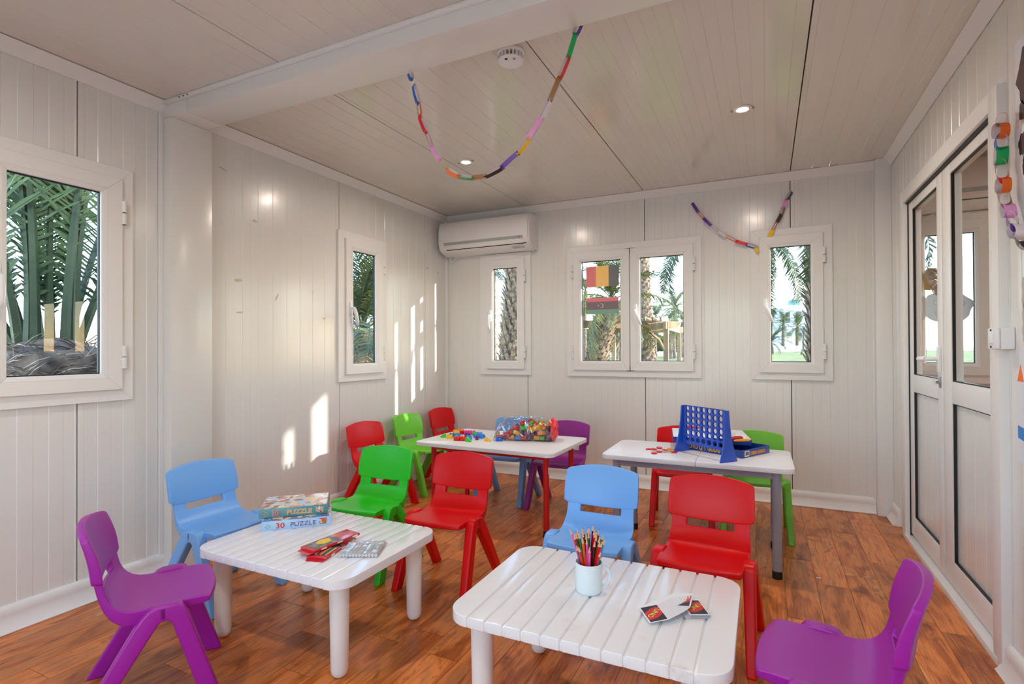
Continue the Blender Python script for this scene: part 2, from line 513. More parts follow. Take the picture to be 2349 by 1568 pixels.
# baseboards with a swept profile
def baseboard(name, a, b, inward, h=0.10):
    a, b, n = Vector(a), Vector(b), Vector(inward)
    pr = [(0, 0.001), (0.042, 0.001), (0.043, 0.005), (0.036, 0.012), (0.026, 0.028), (0.020, 0.045), (0.018, 0.062), (0.0185, 0.064), (0.0175, 0.080), (0.014, 0.090), (0.008, 0.098), (0.001, h), (0, h)]
    mb = MB()
    mb.prism(pr, lambda p, q: a + n * p + Vector((0, 0, q)), lambda p, q: b + n * p + Vector((0, 0, q)))
    return tag(mb.build(name, M['trim'], smooth=True, auto=50), kind='structure')
baseboard('baseboard_left', (XL, YF, 0), (XL, BY0, 0), (1, 0, 0))
baseboard('baseboard_left_rear', (XL, BY1 + 0.02, 0), (XL, YB, 0), (1, 0, 0))
baseboard('baseboard_back', (XL, YB, 0), (XR - 0.088, YB, 0), (0, -1, 0))
baseboard('baseboard_right', (XR, YF, 0), (XR, 2.31, 0), (-1, 0, 0))
baseboard('baseboard_right_rear', (XR, 3.90, 0), (XR, YB - 0.075, 0), (-1, 0, 0))

# steel frame of the cabin: beam under the ceiling joint, its column on the left, corner columns
beam = empty('trim_6', kind='structure')
mb = MB(); mb.box(XL + 0.19, XR, BY0, BY1, BZ, ZT); mb.build('beam_cladding', M['panel'], beam, bevel=0.004)
mb = MB(); mb.box(XL, XL + 0.188, BY0, BY1, BZ, ZT); mb.build('beam_end', M['panel'], beam, bevel=0.004)
mb = MB(); mb.box(XL, XR, BY0 - 0.016, BY0, ZT - 0.018, ZT - 0.0005); mb.build('beam_lip', M['trim'], beam, bevel=0.003)
for yy, xx in ((1.63, XL + 0.16), (1.63, XL + 0.19), (1.63, XL + 0.22)):
    mb = MB(); mb.lathe([(0.0035, 0), (0.0035, 0.0015)], 8, Matrix.Translation((xx, BY0 - 0.0165, ZT - 0.011)) @ Matrix.Rotation(R(90), 4, 'X')); mb.build('screw', M['cap'], beam)
colm = empty('trim_7', kind='structure')
mb = MB(); mb.box(XL, XL + 0.072, BY0, BY1 + 0.03, 0, BZ); mb.build('column_cladding', M['panel'], colm, bevel=0.004)
mb = MB(); mb.box(XL, XL + 0.012, BY0 - 0.02, BY0, 0.0, ZT - 0.05); mb.build('column_flange', M['trim'], colm, bevel=0.002)
colr = empty('trim_8', kind='structure')
mb = MB(); mb.box(XR - 0.086, XR, YB - 0.07, YB, 0, ZT); mb.build('column_cladding', M['trim'], colr, bevel=0.003)
mb = MB(); mb.box(XR - 0.098, XR - 0.086, YB - 0.014, YB, 0, ZT - 0.05); mb.build('column_flange', M['trim'], colr, bevel=0.002)
coll = empty('trim_9', kind='structure')
mb = MB(); mb.box(XL, XL + 0.03, YB - 0.03, YB, 0, ZT); mb.build('column_cladding', M['trim'], coll, bevel=0.002)

# ---------------------------------------------------------------- windows
def ring(mb, P, u0, u1, z0, z1, prof, gap=0.0004):
    """mitred frame: prof = [(inset, n)...] open polygon closed at the back"""
    def corners(ins): return [(u0 + ins, z0 + ins), (u1 - ins, z0 + ins), (u1 - ins, z1 - ins), (u0 + ins, z1 - ins)]
    for s in range(4):
        vs = []
        for ins, n in prof:
            c = corners(ins); a = Vector(c[s]); b = Vector(c[(s + 1) % 4]); d = (b - a).normalized() * gap
            a += d; b -= d
            vs += [P(a.x, a.y, n), P(b.x, b.y, n)]
        k = len(prof); fs = []
        for i in range(k):
            j = (i + 1) % k
            fs.append((2 * i, 2 * i + 1, 2 * j + 1, 2 * j))
        fs.append(tuple(2 * i for i in range(k))); fs.append(tuple(2 * i + 1 for i in range(k))[::-1])
        mb.add(vs, fs)

def hinge(P, u, z, parent, side):
    for zz in (z - 0.053, z + 0.001):
        a, b = P(u, zz, 0.036), P(u, zz + 0.05, 0.036)
        mb = MB(); mb.tube([a, b], 0.0095, 12); mb.build('hinge', M['frame'], parent, smooth=True)
        mb = MB(); mb.tube([P(u, zz - 0.0012, 0.036), P(u, zz + 0.0002, 0.036)], 0.0092, 10); mb.build('hinge_pin', M['gasket'], parent)

def win_handle(P, u, z, parent, ang, lift=0.0):
    """oval rose plus lever; ang: lever angle from pointing down"""
    h = empty('handle'); h.parent = parent
    mb = MB()
    pts = [(0.014 * math.cos(a) , (0.038 if math.sin(a) > 0 else -0.038) + 0.014 * math.sin(a)) for a in [2 * PI * i / 20 for i in range(20)]]
    mb.prism(pts, lambda p, q: P(u + p, z + q, 0.034), lambda p, q: P(u + p * 0.85, z + q * 0.97, 0.046))
    mb.build('rose', M['white_plastic'], h, smooth=True)
    mb = MB(); mb.tube([P(u, z, 0.044), P(u, z, 0.072)], 0.008, 10)
    ca, sa = math.sin(ang), -math.cos(ang)
    L = 0.125
    path = [P(u + ca * t * L, z + sa * t * L, 0.072 + 0.006 * math.sin(t * PI)) for t in [0, .15, .35, .6, .8, .95, 1]]
    mb.tube(path, [0.009, 0.012, 0.013, 0.013, 0.012, 0.009, 0.004], 10)
    mb.build('lever', M['white_plastic'], h, smooth=True)

FRAMEP = [(0, -0.004), (0, 0.017), (0.0015, 0.019), (0.086, 0.019), (0.086, 0.006), (0.060, 0.0), (0.047, -0.02), (0.03, -0.02), (0.03, -0.004)]
def make_window(name, o, U, N, u0, u1, sashes, wz0=WZ0, wz1=WZ1):
    """sashes: list of (s0, s1, g0, g1, hinge side or None, handle (u, angle) or None)"""
    o, U, N = Vector(o), Vector(U), Vector(N)
    P = lambda u, z, n: o + U * u + Vector((0, 0, z)) + N * n
    root = empty(name, kind='structure')
    mb = MB(); ring(mb, P, u0, u1, wz0, wz1, FRAMEP); mb.build('window_frame', M['frame'], root, weld=False)
    if len(sashes) == 2:
        mid = (sashes[0][1] + sashes[1][0]) / 2
        mb = MB(); vs = [P(x, z, n) for n in (-0.02, 0.019) for z in (wz0 + 0.046, wz1 - 0.046) for x in (mid - 0.03, mid + 0.03)]
        mb.add(vs, [(0, 2, 3, 1), (4, 5, 7, 6), (0, 1, 5, 4), (2, 6, 7, 3), (0, 4, 6, 2), (1, 3, 7, 5)]); mb.build('mullion', M['frame'], root)
    z0, z1, gz0, gz1 = wz0 + 0.051, wz1 - 0.052, wz0 + 0.125, wz1 - 0.129
    for s0, s1, g0, g1, hs, hd in sashes:
        sa = empty('sash'); sa.parent = root
        gi = min(g0 - s0, s1 - g1)
        mb = MB()
        # custom ring because left/right insets differ from top/bottom
        def ring2(pr):
            for s in range(4):
                vs = []
                for t, n in pr:
                    ca = (s0 + (g0 - s0) * t, z0 + (gz0 - z0) * t); cb = (s1 - (s1 - g1) * t, z0 + (gz0 - z0) * t)
                    cc = (s1 - (s1 - g1) * t, z1 - (z1 - gz1) * t); cd = (s0 + (g0 - s0) * t, z1 - (z1 - gz1) * t)
                    c = [ca, cb, cc, cd]
                    a = Vector(c[s]); b = Vector(c[(s + 1) % 4]); d = (b - a).normalized() * 0.0004
                    a = a + d; b = b - d
                    vs += [P(a.x, a.y, n), P(b.x, b.y, n)]
                k = len(pr); fs = [(2 * i, 2 * i + 1, 2 * ((i + 1) % k) + 1, 2 * ((i + 1) % k)) for i in range(k)]
                fs.append(tuple(2 * i for i in range(k))); fs.append(tuple(2 * i + 1 for i in range(k))[::-1])
                mb.add(vs, fs)
        ring2([(0, 0.0205), (0, 0.034), (0.02, 0.036), (0.70, 0.036), (0.71, 0.0345), (0.735, 0.0345), (0.745, 0.036), (0.97, 0.031), (1.0, 0.029), (1.0, 0.003), (0.45, 0.003), (0.45, 0.0205)])
        mb.build('sash_frame', M['frame'], sa, weld=False)
        # black gasket around the pane
        mb = MB()
        e = 0.0045
        for (a, b, c, d) in ((g0, g1, gz0, gz0 + e), (g0, g1, gz1 - e, gz1), (g0, g0 + e, gz0, gz1), (g1 - e, g1, gz0, gz1)):
            vs = [P(x, z, n) for n in (0.006, 0.018) for z in (c, d) for x in (a, b)]
            mb.add(vs, [(0, 2, 3, 1), (4, 5, 7, 6), (0, 1, 5, 4), (2, 6, 7, 3), (0, 4, 6, 2), (1, 3, 7, 5)])
        mb.build('gasket', M['gasket'], sa, weld=False)
        mb = MB(); mb.quad(P(g0, gz0, .012), P(g1, gz0, .012), P(g1, gz1, .012), P(g0, gz1, .012)); mb.build('pane', M['glass'], sa)
        if hs is not None:
            hu = s1 + 0.006 if hs > 0 else s0 - 0.006
            for hz in (1.055, 1.708): hinge(P, hu, hz, root, hs)
        if hd: win_handle(P, hd[0], hd[1], root, hd[2])
    return root

make_window('window_1', (XL, 0, 0), (0, 1, 0), (1, 0, 0), 0.412, 1.462, [(0.470, 0.930, 0.545, 0.865, -1, None), (0.936, 1.409, 1.003, 1.325, 1, (0.968, 1.37, 0.0))])
make_window('window_2', (XL, 0, 0), (0, 1, 0), (1, 0, 0), 2.774, 3.285, [(2.834, 3.233, 2.906, 3.146, 1, (2.871, 1.372, 0.25))])
make_window('window_3', (0, YB, 0), (1, 0, 0), (0, -1, 0), -2.296, -1.805, [(-2.216, -1.861, -2.160, -1.931, 1, (-2.188, 1.372, 0.06))])
make_window('window_4', (0, YB, 0), (1, 0, 0), (0, -1, 0), -1.479, -0.429, [(-1.419, -0.961, -1.350, -1.031, -1, None), (-0.954, -0.485, -0.878, -0.556, 1, (-0.915, 1.375, 0.42))])
make_window('window_5', (0, YB, 0), (1, 0, 0), (0, -1, 0), -0.094, 0.405, [(-0.040, 0.350, 0.031, 0.276, 1, (-0.008, 1.375, 0.40))])

# ---------------------------------------------------------------- door in the right wall
door = empty('door_1', kind='structure')
def PR(y, z, n): return Vector((XR - n, y, z))          # n into the room
def pbox(mb, y0, y1, z0, z1, n0, n1):
    vs = [PR(y, z, n) for n in (n0, n1) for z in (z0, z1) for y in (y0, y1)]
    mb.add(vs, [(0, 2, 3, 1), (4, 5, 7, 6), (0, 1, 5, 4), (2, 6, 7, 3), (0, 4, 6, 2), (1, 3, 7, 5)])
FN = 0.026
for (a, b, c, d) in ((2.301, 2.376, 0.0, 1.964), (3.66, 3.732, 0.0, 1.964), (2.3765, 3.6595, 1.895, 1.964)):
    mb = MB(); pbox(mb, a, b, c, d, -0.055, FN); mb.build('door_frame', M['frame'], door, bevel=0.002)
mb = MB(); pbox(mb, 2.376, 3.66, 1.886, 1.8945, -0.03, 0.012); pbox(mb, 3.655, 3.6595, 0.03, 1.89, -0.03, 0.004); pbox(mb, 3.0245, 3.0285, 0.04, 1.89, -0.02, -0.004)
mb.build('door_gasket', M['gasket'], door, weld=False)
mb = MB(); pbox(mb, 2.34, 3.70, 0.0, 0.028, -0.05, 0.028); mb.build('threshold', M['frame'], door, bevel=0.004)
def leaf(y0, y1, g0, g1, z0=0.045, z1=1.885):
    lf = empty('door_leaf'); lf.parent = door
    mb = MB()
    pbox(mb, y0, g0, z0, z1, -0.042, 0.0); pbox(mb, g1, y1, z0, z1, -0.042, 0.0)
    mb.build('stile', M['frame'], lf, bevel=0.0015, weld=False)
    mb = MB()
    for c, d in ((z0, 0.150), (0.838, 0.932), (1.838, z1)): pbox(mb, g0 + .0003, g1 - .0003, c, d, -0.042, 0.0)
    mb.build('rail', M['frame'], lf, bevel=0.0015, weld=False)
    # the sandwich panel below, with its shallow ribs
    mb = MB(); k = int((g1 - g0) / 0.0514); st = (g1 - g0) / k
    for i in range(k):
        a = g0 + i * st; n = -0.016 - (0.0006 if i % 2 else 0)
        pbox(mb, a, a + st, 0.150, 0.838, -0.03, n)
    mb.build('door_panel', M['panel'], lf, weld=False)
    mb = MB(); e = 0.0045
    for zz0, zz1 in ((0.150, 0.838), (0.932, 1.838)):
        for (a, b, c, d) in ((g0, g1, zz0, zz0 + e), (g0, g1, zz1 - e, zz1), (g0, g0 + e, zz0, zz1), (g1 - e, g1, zz0, zz1)):
            pbox(mb, a, b, c, d, -0.015, -0.004)
    mb.build('gasket', M['gasket'], lf, weld=False)
    mb = MB(); mb.quad(PR(g0, .932, -0.018), PR(g1, .932, -0.018), PR(g1, 1.838, -0.018), PR(g0, 1.838, -0.018)); mb.build('pane', M['glass'], lf)
    return lf
l1 = leaf(3.030, 3.650, 3.112, 3.578)
l2 = leaf(2.392, 3.022, 2.470, 2.908)
# handle with its plate on the first leaf and a small bolt under it
hn = empty('door_handle'); hn.parent = l1
mb = MB(); pbox(mb, 3.055, 3.085, 0.965, 1.085, 0.0, 0.012); mb.build('plate', M['white_plastic'], hn, bevel=0.004)
mb = MB(); mb.tube([PR(3.07, 1.028, 0.01), PR(3.07, 1.028, 0.05), PR(3.075, 1.028, 0.056)], 0.010, 10); mb.tube([PR(3.066, 1.028, 0.056), PR(3.10, 1.028, 0.058), PR(3.17, 1.026, 0.058), PR(3.19, 1.025, 0.056)], [0.011, 0.013, 0.013, 0.007], 12); mb.build('lever', M['white_plastic'], hn, smooth=True)
mb = MB(); pbox(mb, 3.060, 3.078, 0.895, 0.945, 0.0, 0.006); mb.build('keyplate', M['metal'], l1, bevel=0.002)
mb = MB(); mb.tube([PR(3.069, 0.92, 0.005), PR(3.069, 0.92, 0.018)], 0.006, 10); mb.build('lock_cylinder', M['metal'], l1)

# glazed entrance behind the camera: the room's other source of daylight
ent = empty('door_2', kind='structure')
mb = MB()
for (a, b, c, d) in ((-1.75, -1.68, 0, 2.05), (0.08, 0.15, 0, 2.05), (-0.85, -0.75, 0, 2.05), (-1.75, 0.15, 1.98, 2.05), (-1.75, 0.15, 0.0, 0.12)):
    mb.box(a, b, YF - 0.05, YF + 0.01, c, d)
mb.build('entrance_frame', M['frame'], ent, weld=False)
for a, b in ((-1.68, -0.85), (-0.75, 0.08)):
    mb = MB(); mb.quad((a, YF - .02, .12), (b, YF - .02, .12), (b, YF - .02, 1.98), (a, YF - .02, 1.98)); mb.build('pane', M['glass'], ent)

# ---------------------------------------------------------------- the neighbouring room seen through the door
NX1, NY0 = 4.85, 0.9
panel_wall('wall_neighbour_back', (0, YB, 0), (1, 0, 0), (0, 0, 1), (0, -1, 0), XM, NX1, 0, ZT, [hole(*w) for w in NW], [1.32, 2.32, 3.87], M['panel'])
panel_wall('wall_neighbour_right', (NX1, 0, 0), (0, 1, 0), (0, 0, 1), (-1, 0, 0), NY0, YB, 0, ZT, [], [2.0, 3.0], M['panel'])
panel_wall('wall_neighbour_front', (0, NY0, 0), (1, 0, 0), (0, 0, 1), (0, 1, 0), XM, NX1, 0, ZT, [], [2.0, 3.0], M['panel'])
panel_wall('ceiling_neighbour', (0, 0, ZT), (1, 0, 0), (0, 1, 0), (0, 0, -1), XM, NX1, NY0, YB, [], [1.7, 2.7, 3.7], M['ceil'])
nl = MB()
for (x0, x1, w0, w1) in rects(NY0, YB, 0, ZT, [DOOR]): nl.box(XM - 0.002, XM, x0, x1, w0, w1)
tag(nl.build('wall_neighbour_left', M['panel'], weld=False), kind='structure')
mb = MB(); mb.box(XR + 0.03, NX1, NY0, YB, -0.03, 0); tag(mb.build('floor_neighbour', M['wood']), kind='structure')
cornice('trim_10', (XM, YB - .001, ZT - .001), (NX1, YB - .001, ZT - .001), (0, -1, 0))
make_window('window_6', (0, YB, 0), (1, 0, 0), (0, -1, 0), 0.790, 1.275, [(0.845, 1.215, 0.905, 1.150, 1, (0.872, 1.372, 0.06))])
make_window('window_7', (0, YB, 0), (1, 0, 0), (0, -1, 0), 2.90, 3.75, [(2.96, 3.69, 3.03, 3.62, 1, None)])
make_window('window_8', (0, YB, 0), (1, 0, 0), (0, -1, 0), 4.0, 4.615, [(4.06, 4.555, 4.13, 4.485, 1, None)])
# ================================================================ ceiling lamps and detector
M['lampglow'] = mat('lamp_glow', srgb(255, 214, 160), 0.5, emit=((1.0, 0.76, 0.48, 1), 30.0))
def downlight(x, y, label, group='recessed ceiling spotlights'):
    t = empty('downlight', (x, y, ZT), label=label, cat='ceiling light', group=group)
    mb = MB(); mb.lathe([(0.028, -0.001), (0.029, -0.004), (0.036, -0.006), (0.043, -0.004), (0.045, 0.0)], 28); mb.build('trim_ring', M['white_plastic'], t, smooth=True)
    mb = MB(); mb.lathe([(0.0, -0.003), (0.028, -0.003)], 24); mb.build('lens', M['lampglow'], t)
    for s in (-1, 1):
        mb = MB(); mb.tube([(s * 0.044, -0.01, -0.001), (s * 0.056, -0.006, -0.004), (s * 0.056, 0.006, -0.004), (s * 0.044, 0.01, -0.001)], 0.0015, 6); mb.build('clip', M['metal'], t)
    ld = bpy.data.lights.new('downlight_bulb', 'AREA'); ld.shape = 'DISK'; ld.size = 0.05; ld.energy = LAMP_W; ld.color = (1.0, 0.92, 0.82); ld.spread = R(170)
    lo = bpy.data.objects.new('bulb', ld); COL.objects.link(lo); lo.location = (0, 0, -0.012); lo.parent = t
    return t
downlight(-0.101, 2.935, 'small round recessed spotlight glowing in the ceiling near the right wall')
downlight(-1.748, 2.973, 'small round recessed spotlight glowing above the air conditioner side of the ceiling')
for x, w_ in ((-1.75, 'left'), (-0.1, 'right')): downlight(x, 0.45, f'unseen fill spotlight added in the front half of the ceiling, {w_} side')  # unseen pair behind the beam, added as fill light for the room
for x, w_ in ((1.7, 'nearer'), (3.2, 'farther')): downlight(x, 2.6, f'fill spotlight added in the next room ceiling, {w_} one')  # invented lamps, added because the next room came out too dark

t = empty('smoke_detector', (-0.935, 1.955, ZT), label='round white smoke detector on the ceiling beside the beam', cat='smoke detector')
mb = MB(); mb.lathe([(0.056, 0), (0.056, -0.008), (0.052, -0.012), (0.0, -0.012)], 32); mb.build('base', M['white_plastic'], t, smooth=True)
mb = MB(); mb.lathe([(0.040, -0.012), (0.040, -0.034), (0.030, -0.038), (0, -0.038)], 32); mb.build('chamber', M['tubegrey'], t, smooth=True)
mb = MB()
for i in range(20):
    a = 2 * PI * i / 20
    mb.box(0.038, 0.052, -0.003, 0.003, -0.034, -0.011, Matrix.Rotation(a, 4, 'Z'))
mb.build('vent_ribs', M['white_plastic'], t)
mb = MB(); mb.lathe([(0.052, -0.032), (0.053, -0.036), (0.046, -0.042), (0.0, -0.044)], 32); mb.build('cover', M['white_plastic'], t, smooth=True)
mb = MB(); mb.lathe([(0.006, -0.041), (0.006, -0.045), (0, -0.046)], 12, Matrix.Translation((-0.004, -0.036, 0.001))); mb.build('led', M['cap'], t)
mb = MB(); mb.lathe([(0.005, -0.041), (0.005, -0.045), (0, -0.046)], 12, Matrix.Translation((0.026, -0.024, 0.0))); mb.build('button', M['tubegrey'], t)

# ================================================================ air conditioners
M['ac'] = mat('ac_shell', srgb(236, 234, 233), 0.35)
M['acgrey'] = mat('ac_grey_strip', srgb(172, 176, 172), 0.25)
M['acchrome'] = mat('ac_gloss_flap', srgb(236, 234, 230), 0.08, coat=1.0)
def ac(x0, x1, label, tray=True):
    t = empty('air_conditioner', ((x0 + x1) / 2, YB, 1.92), label=label, cat='air conditioner')
    w = (x1 - x0) / 2
    z = lambda q: q - 1.92
    pr = [(0, 2.205), (-0.13, 2.205), (-0.165, 2.198), (-0.188, 2.170), (-0.200, 2.120), (-0.205, 2.060), (-0.202, 2.015), (-0.193, 1.985), (-0.185, 1.965), (-0.170, 1.948), (-0.125, 1.928), (-0.07, 1.917), (0, 1.915)]
    mb = MB(); mb.prism(pr, lambda a, b: Vector((-w, a, z(b))), lambda a, b: Vector((w - 0.012, a, z(b)))); mb.build('body', M['ac'], t, smooth=True, bevel=0.006, bang=60)
    pr2 = [(0, 2.200), (-0.12, 2.198), (-0.158, 2.188), (-0.180, 2.160), (-0.192, 2.110), (-0.196, 2.060), (-0.190, 2.01), (-0.176, 1.965), (-0.15, 1.94), (-0.07, 1.922), (0, 1.918)]
    mb = MB(); mb.prism(pr2, lambda a, b: Vector((w - 0.011, a, z(b))), lambda a, b: Vector((w, a * 0.97, z(b)))); mb.build('side_cover', M['ac'], t, smooth=True)
    # display strip, flap and slot follow the front curve
    def strip(name, z0, z1, y0, y1, xa, xb, m, th=0.002):
        mb = MB()
        n = 4
        mb.prism([(y0, z(z0)), (y1, z(z1)), (y1 + .004, z(z1)), (y0 + .004, z(z0))], lambda a, b: Vector((xa, a, b)), lambda a, b: Vector((xb, a, b)))
        return mb.build(name, m, t, bevel=0.0008)
    strip('display_strip', 1.992, 2.015, -0.1975, -0.2040, -w + 0.055, w - 0.055, M['acgrey'])
    strip('flap', 1.956, 1.990, -0.1795, -0.1965, -w + 0.06, w - 0.035, M['acchrome'])
    strip('air_slot', 1.950, 1.955, -0.1730, -0.1790, -w + 0.07, w - 0.03, M['gasket'])
    strip('display_window', 1.997, 2.011, -0.1988, -0.2038, w - 0.10, w - 0.078, M['tubegrey'])
    for i in range(5):
        strip('indicator', 2.002, 2.006, -0.2003, -0.2018, w - 0.19 + i * 0.018, w - 0.187 + i * 0.018, M['cap'])
    mb = MB(); mb.box(w - 0.17, w - 0.07, -0.155, -0.125, z(1.925), z(1.936)); mb.build('bottom_grille', M['acgrey'], t)
    for i in range(2):
        mb = MB(); mb.tube([(w - .003, -0.02, z(2.0 - i * .05)), (w + .0015, -0.02, z(2.0 - i * .05))], 0.004, 8); mb.build('screw', M['tubegrey'], t)
    if tray:
        mb = MB(); mb.tube([(-w + .03, -0.05, z(1.93)), (-w + .015, -0.03, z(1.885)), (-w + .02, -0.02, z(1.875)), (-w + 0.06, -0.02, z(1.90)), (-w + 0.12, -0.03, z(1.925))], 0.006, 8); mb.build('drain_hose', M['white_plastic'], t, smooth=True)
    return t
ac(-2.615, -1.742, 'white wall air conditioner above the narrow window in the far left corner')
ac(0.86, 1.66, 'white wall air conditioner in the next room seen through the door glass')

# ================================================================ children's chairs
def chair_shell():
    S = [(.152, .321, .155, .303, .1425), (.135, .3238, .137, .300, .144), (.10, .3245, .102, .296, .1455), (.05, .3225, .052, .291, .148), (0, .3205, 0, .284, .150),
         (-.030, .3195, -.030, .277, .151), (-.052, .3215, -.058, .279, .1515), (-.070, .3285, -.076, .288, .151), (-.084, .3395, -.094, .304, .150), (-.096, .355, -.110, .329, .148), (-.1035, .372, -.120, .354, .146),
         (-.106, .380, -.124, .368, .1455), (-.109, .392, -.128, .384, .145), (-.112, .406, -.131, .400, .145), (-.1155, .422, -.135, .418, .145)]
    xs = [-1, -.93, -.84, -.74, -.62, -.48, -.32, -.16, 0, .16, .32, .48, .62, .74, .84, .93, 1]
    back = [0] * 6 + [.001, .003, .006, .010, .013, .014, .016, .018, .018]
    dish = [0, 0, .0015, .004, .006, .007, .007, .006, .004, .002] + [0] * 5
    front = [.018, .012, .004] + [0] * 12
    n = len(xs)
    mb = MB()
    top = {}; bot = {}
    for i, (yt, zt, yb, zb, hw) in enumerate(S):
        for j, q in enumerate(xs):
            e = 1 - q * q
            xx = q * hw
            if 11 <= i <= 13 and abs(q) == .62: xx = .089 * (1 if q > 0 else -1)
            sm = .0 if i < 10 else -0.004 * e
            mb.v.append((xx, yt - back[i] * e + front[i] * e, zt - dish[i] * e + sm)); top[i, j] = len(mb.v) - 1
            mb.v.append((xx * .985, yb - back[i] * e + front[i] * e, zb - dish[i] * e * .5 + sm)); bot[i, j] = len(mb.v) - 1
    def solid(i, j):
        if not (0 <= i < len(S) - 1 and 0 <= j < n - 1): return False
        return not (i >= 11 and 4 <= j <= 11)
    for i in range(len(S) - 1):
        for j in range(n - 1):
            if not solid(i, j): continue
            mb.f.append((top[i, j], top[i, j + 1], top[i + 1, j + 1], top[i + 1, j]))
            mb.f.append((bot[i, j], bot[i + 1, j], bot[i + 1, j + 1], bot[i, j + 1]))
            if not solid(i, j - 1): mb.f.append((top[i, j], top[i + 1, j], bot[i + 1, j], bot[i, j]))
            if not solid(i, j + 1): mb.f.append((top[i, j + 1], bot[i, j + 1], bot[i + 1, j + 1], top[i + 1, j + 1]))
            if not solid(i - 1, j): mb.f.append((top[i, j], bot[i, j], bot[i, j + 1], top[i, j + 1]))
            if not solid(i + 1, j): mb.f.append((top[i + 1, j], top[i + 1, j + 1], bot[i + 1, j + 1], bot[i + 1, j]))
    mb.m = [0] * len(mb.f)
    return mb.build('seat', M['red'], bevel=0.0042, bseg=3, bang=48, smooth=True, auto=60, link=False)
def chair_back():
    mb = MB(); nx, nz = 20, 10
    fr = {}; bk = {}
    for a in range(nz + 1):
        v = a / nz
        for b in range(nx + 1):
            q = -1 + 2 * b / nx
            e = 1 - q * q
            ztop = .553 + .019 * e - (.005 * max(0, (abs(q) - .9) / .1) ** 2)
            zbot = .412 - .012 * e + (.006 * max(0, (abs(q) - .9) / .1) ** 2)
            z = zbot + (ztop - zbot) * v
            hw = .1605 - .002 * v + .002 * math.sin(PI * v)
            y = -.109 - .034 * v ** 1.0 + 0.006 * math.sin(PI * v)
            y -= (.018 + .010 * v) * e
            fr[a, b] = len(mb.v); mb.v.append((q * hw, y, z))
            th = .0275 - .0075 * v ** 1.5
            bk[a, b] = len(mb.v); mb.v.append((q * hw * .988, y - th, z - .003 + (0.006 if v < .1 else 0)))
    for a in range(nz):
        for b in range(nx):
            mb.f.append((fr[a, b], fr[a, b + 1], fr[a + 1, b + 1], fr[a + 1, b]))
            mb.f.append((bk[a, b], bk[a + 1, b], bk[a + 1, b + 1], bk[a, b + 1]))
    for b in range(nx):
        mb.f.append((fr[0, b], bk[0, b], bk[0, b + 1], fr[0, b + 1])); mb.f.append((fr[nz, b], fr[nz, b + 1], bk[nz, b + 1], bk[nz, b]))
    for a in range(nz):
        mb.f.append((fr[a, 0], fr[a + 1, 0], bk[a + 1, 0], bk[a, 0])); mb.f.append((fr[a, nx], bk[a, nx], bk[a + 1, nx], fr[a + 1, nx]))
    mb.m = [0] * len(mb.f)
    return mb.build('backrest', M['red'], bevel=0.0045, bseg=3, bang=50, smooth=True, auto=70, link=False)
def chair_leg(side, front):
    if front: poly = [(.022, .3278), (.066, .3285), (.080, .324), (.0895, .312), (.100, .285), (.193, 0), (.142, 0), (.057, .272), (.050, .281), (.040, .2845), (.022, .2845)]
    else: poly = [(.046, .3279), (.012, .3265), (-.004, .320), (-.020, .302), (-.036, .280), (-.199, 0), (-.152, 0), (.018, .270), (.026, .281), (.046, .2847)]
    mb = MB()
    k = len(poly); vs = []
    for x_t, x_b in ((.137, .158), (.178, .190)):
        for y, z in poly:
            t = max(0, min(1, z / .33)); vs.append((side * (x_b + (x_t - x_b) * t), y, z))
    mb.add(vs, [tuple(range(k))[::-1], tuple(range(k, 2 * k))] + [(i, (i + 1) % k, k + (i + 1) % k, k + i) for i in range(k)])
    return mb.build('leg', M['red'], bevel=0.0068, bseg=3, bang=42, smooth=True, auto=60, link=False)
me_seat, me_back = chair_shell(), chair_back()
me_legs = [chair_leg(s, f) for s in (-1, 1) for f in (True, False)]
chair0 = empty('child_chair')
mobj('seat', me_seat, chair0); mobj('backrest', me_back, chair0)
for l in me_legs: mobj('leg', l, chair0)
first = True
def chair(x, y, deg, m, label, group):
    global first
    t = chair0 if first else copy_tree(chair0)
    first = False
    t.location = (x, y, 0); t.rotation_euler = (0, 0, R(deg))
    tag(t, label, 'chair', group)
    for c in t.children: setmat(c, m)
    return t
GA = 'plastic chairs round the left white table'; GB = 'plastic chairs round the front right white table'
GC = 'plastic chairs round the red-framed table'; GD = 'plastic chairs round the grey-framed table'
chair(-1.344, 2.116, 181.8, M['red'], 'glossy red child chair between the left white table and the red-framed table', GA)
chair(-1.801, 2.105, 183.8, M['green'], 'bright green child chair tucked behind the left white table', GA)
chair(-2.205, 1.593, 269.5, M['blue'], 'scuffed sky blue child chair beside the puzzle boxes, against the white column', GA)
chair(-1.776, 1.045, -34.5, M['purple'], 'purple child chair in the left foreground seen from its side', GA)
chair(-0.647, 2.106, 180.3, M['blue'], 'sky blue child chair behind the mug of coloured pencils', GB)
chair(-0.212, 2.106, 176.3, M['red'], 'large bright red child chair behind the playing cards', GB)
chair(0.146, 1.511, 81.5, M['purple'], 'purple child chair cropped at the lower right near the door', GB)
chair(-2.42, 2.925, 264.0, M['red'], 'red child chair against the left wall below the corner window', GC)
chair(-2.425, 3.43, 266.0, M['lime'], 'lime green child chair against the left wall between two red chairs', GC)
chair(-2.415, 3.90, 265.5, M['red'], 'dark red child chair in the far left corner of the room', GC)
chair(-1.699, 3.467, 180.5, M['dblue'], 'pale blue child chair behind the bag of toy blocks', GC)
chair(-1.278, 3.423, 175.4, M['violet'], 'purple child chair behind the right end of the red-framed table', GC)
chair(-0.484, 3.483, 186.2, M['red'], 'red child chair mostly hidden behind the grey-framed table', GD)
chair(-0.063, 3.46, 182.4, M['leaf'], 'leaf green child chair behind the grey-framed table and game box', GD)

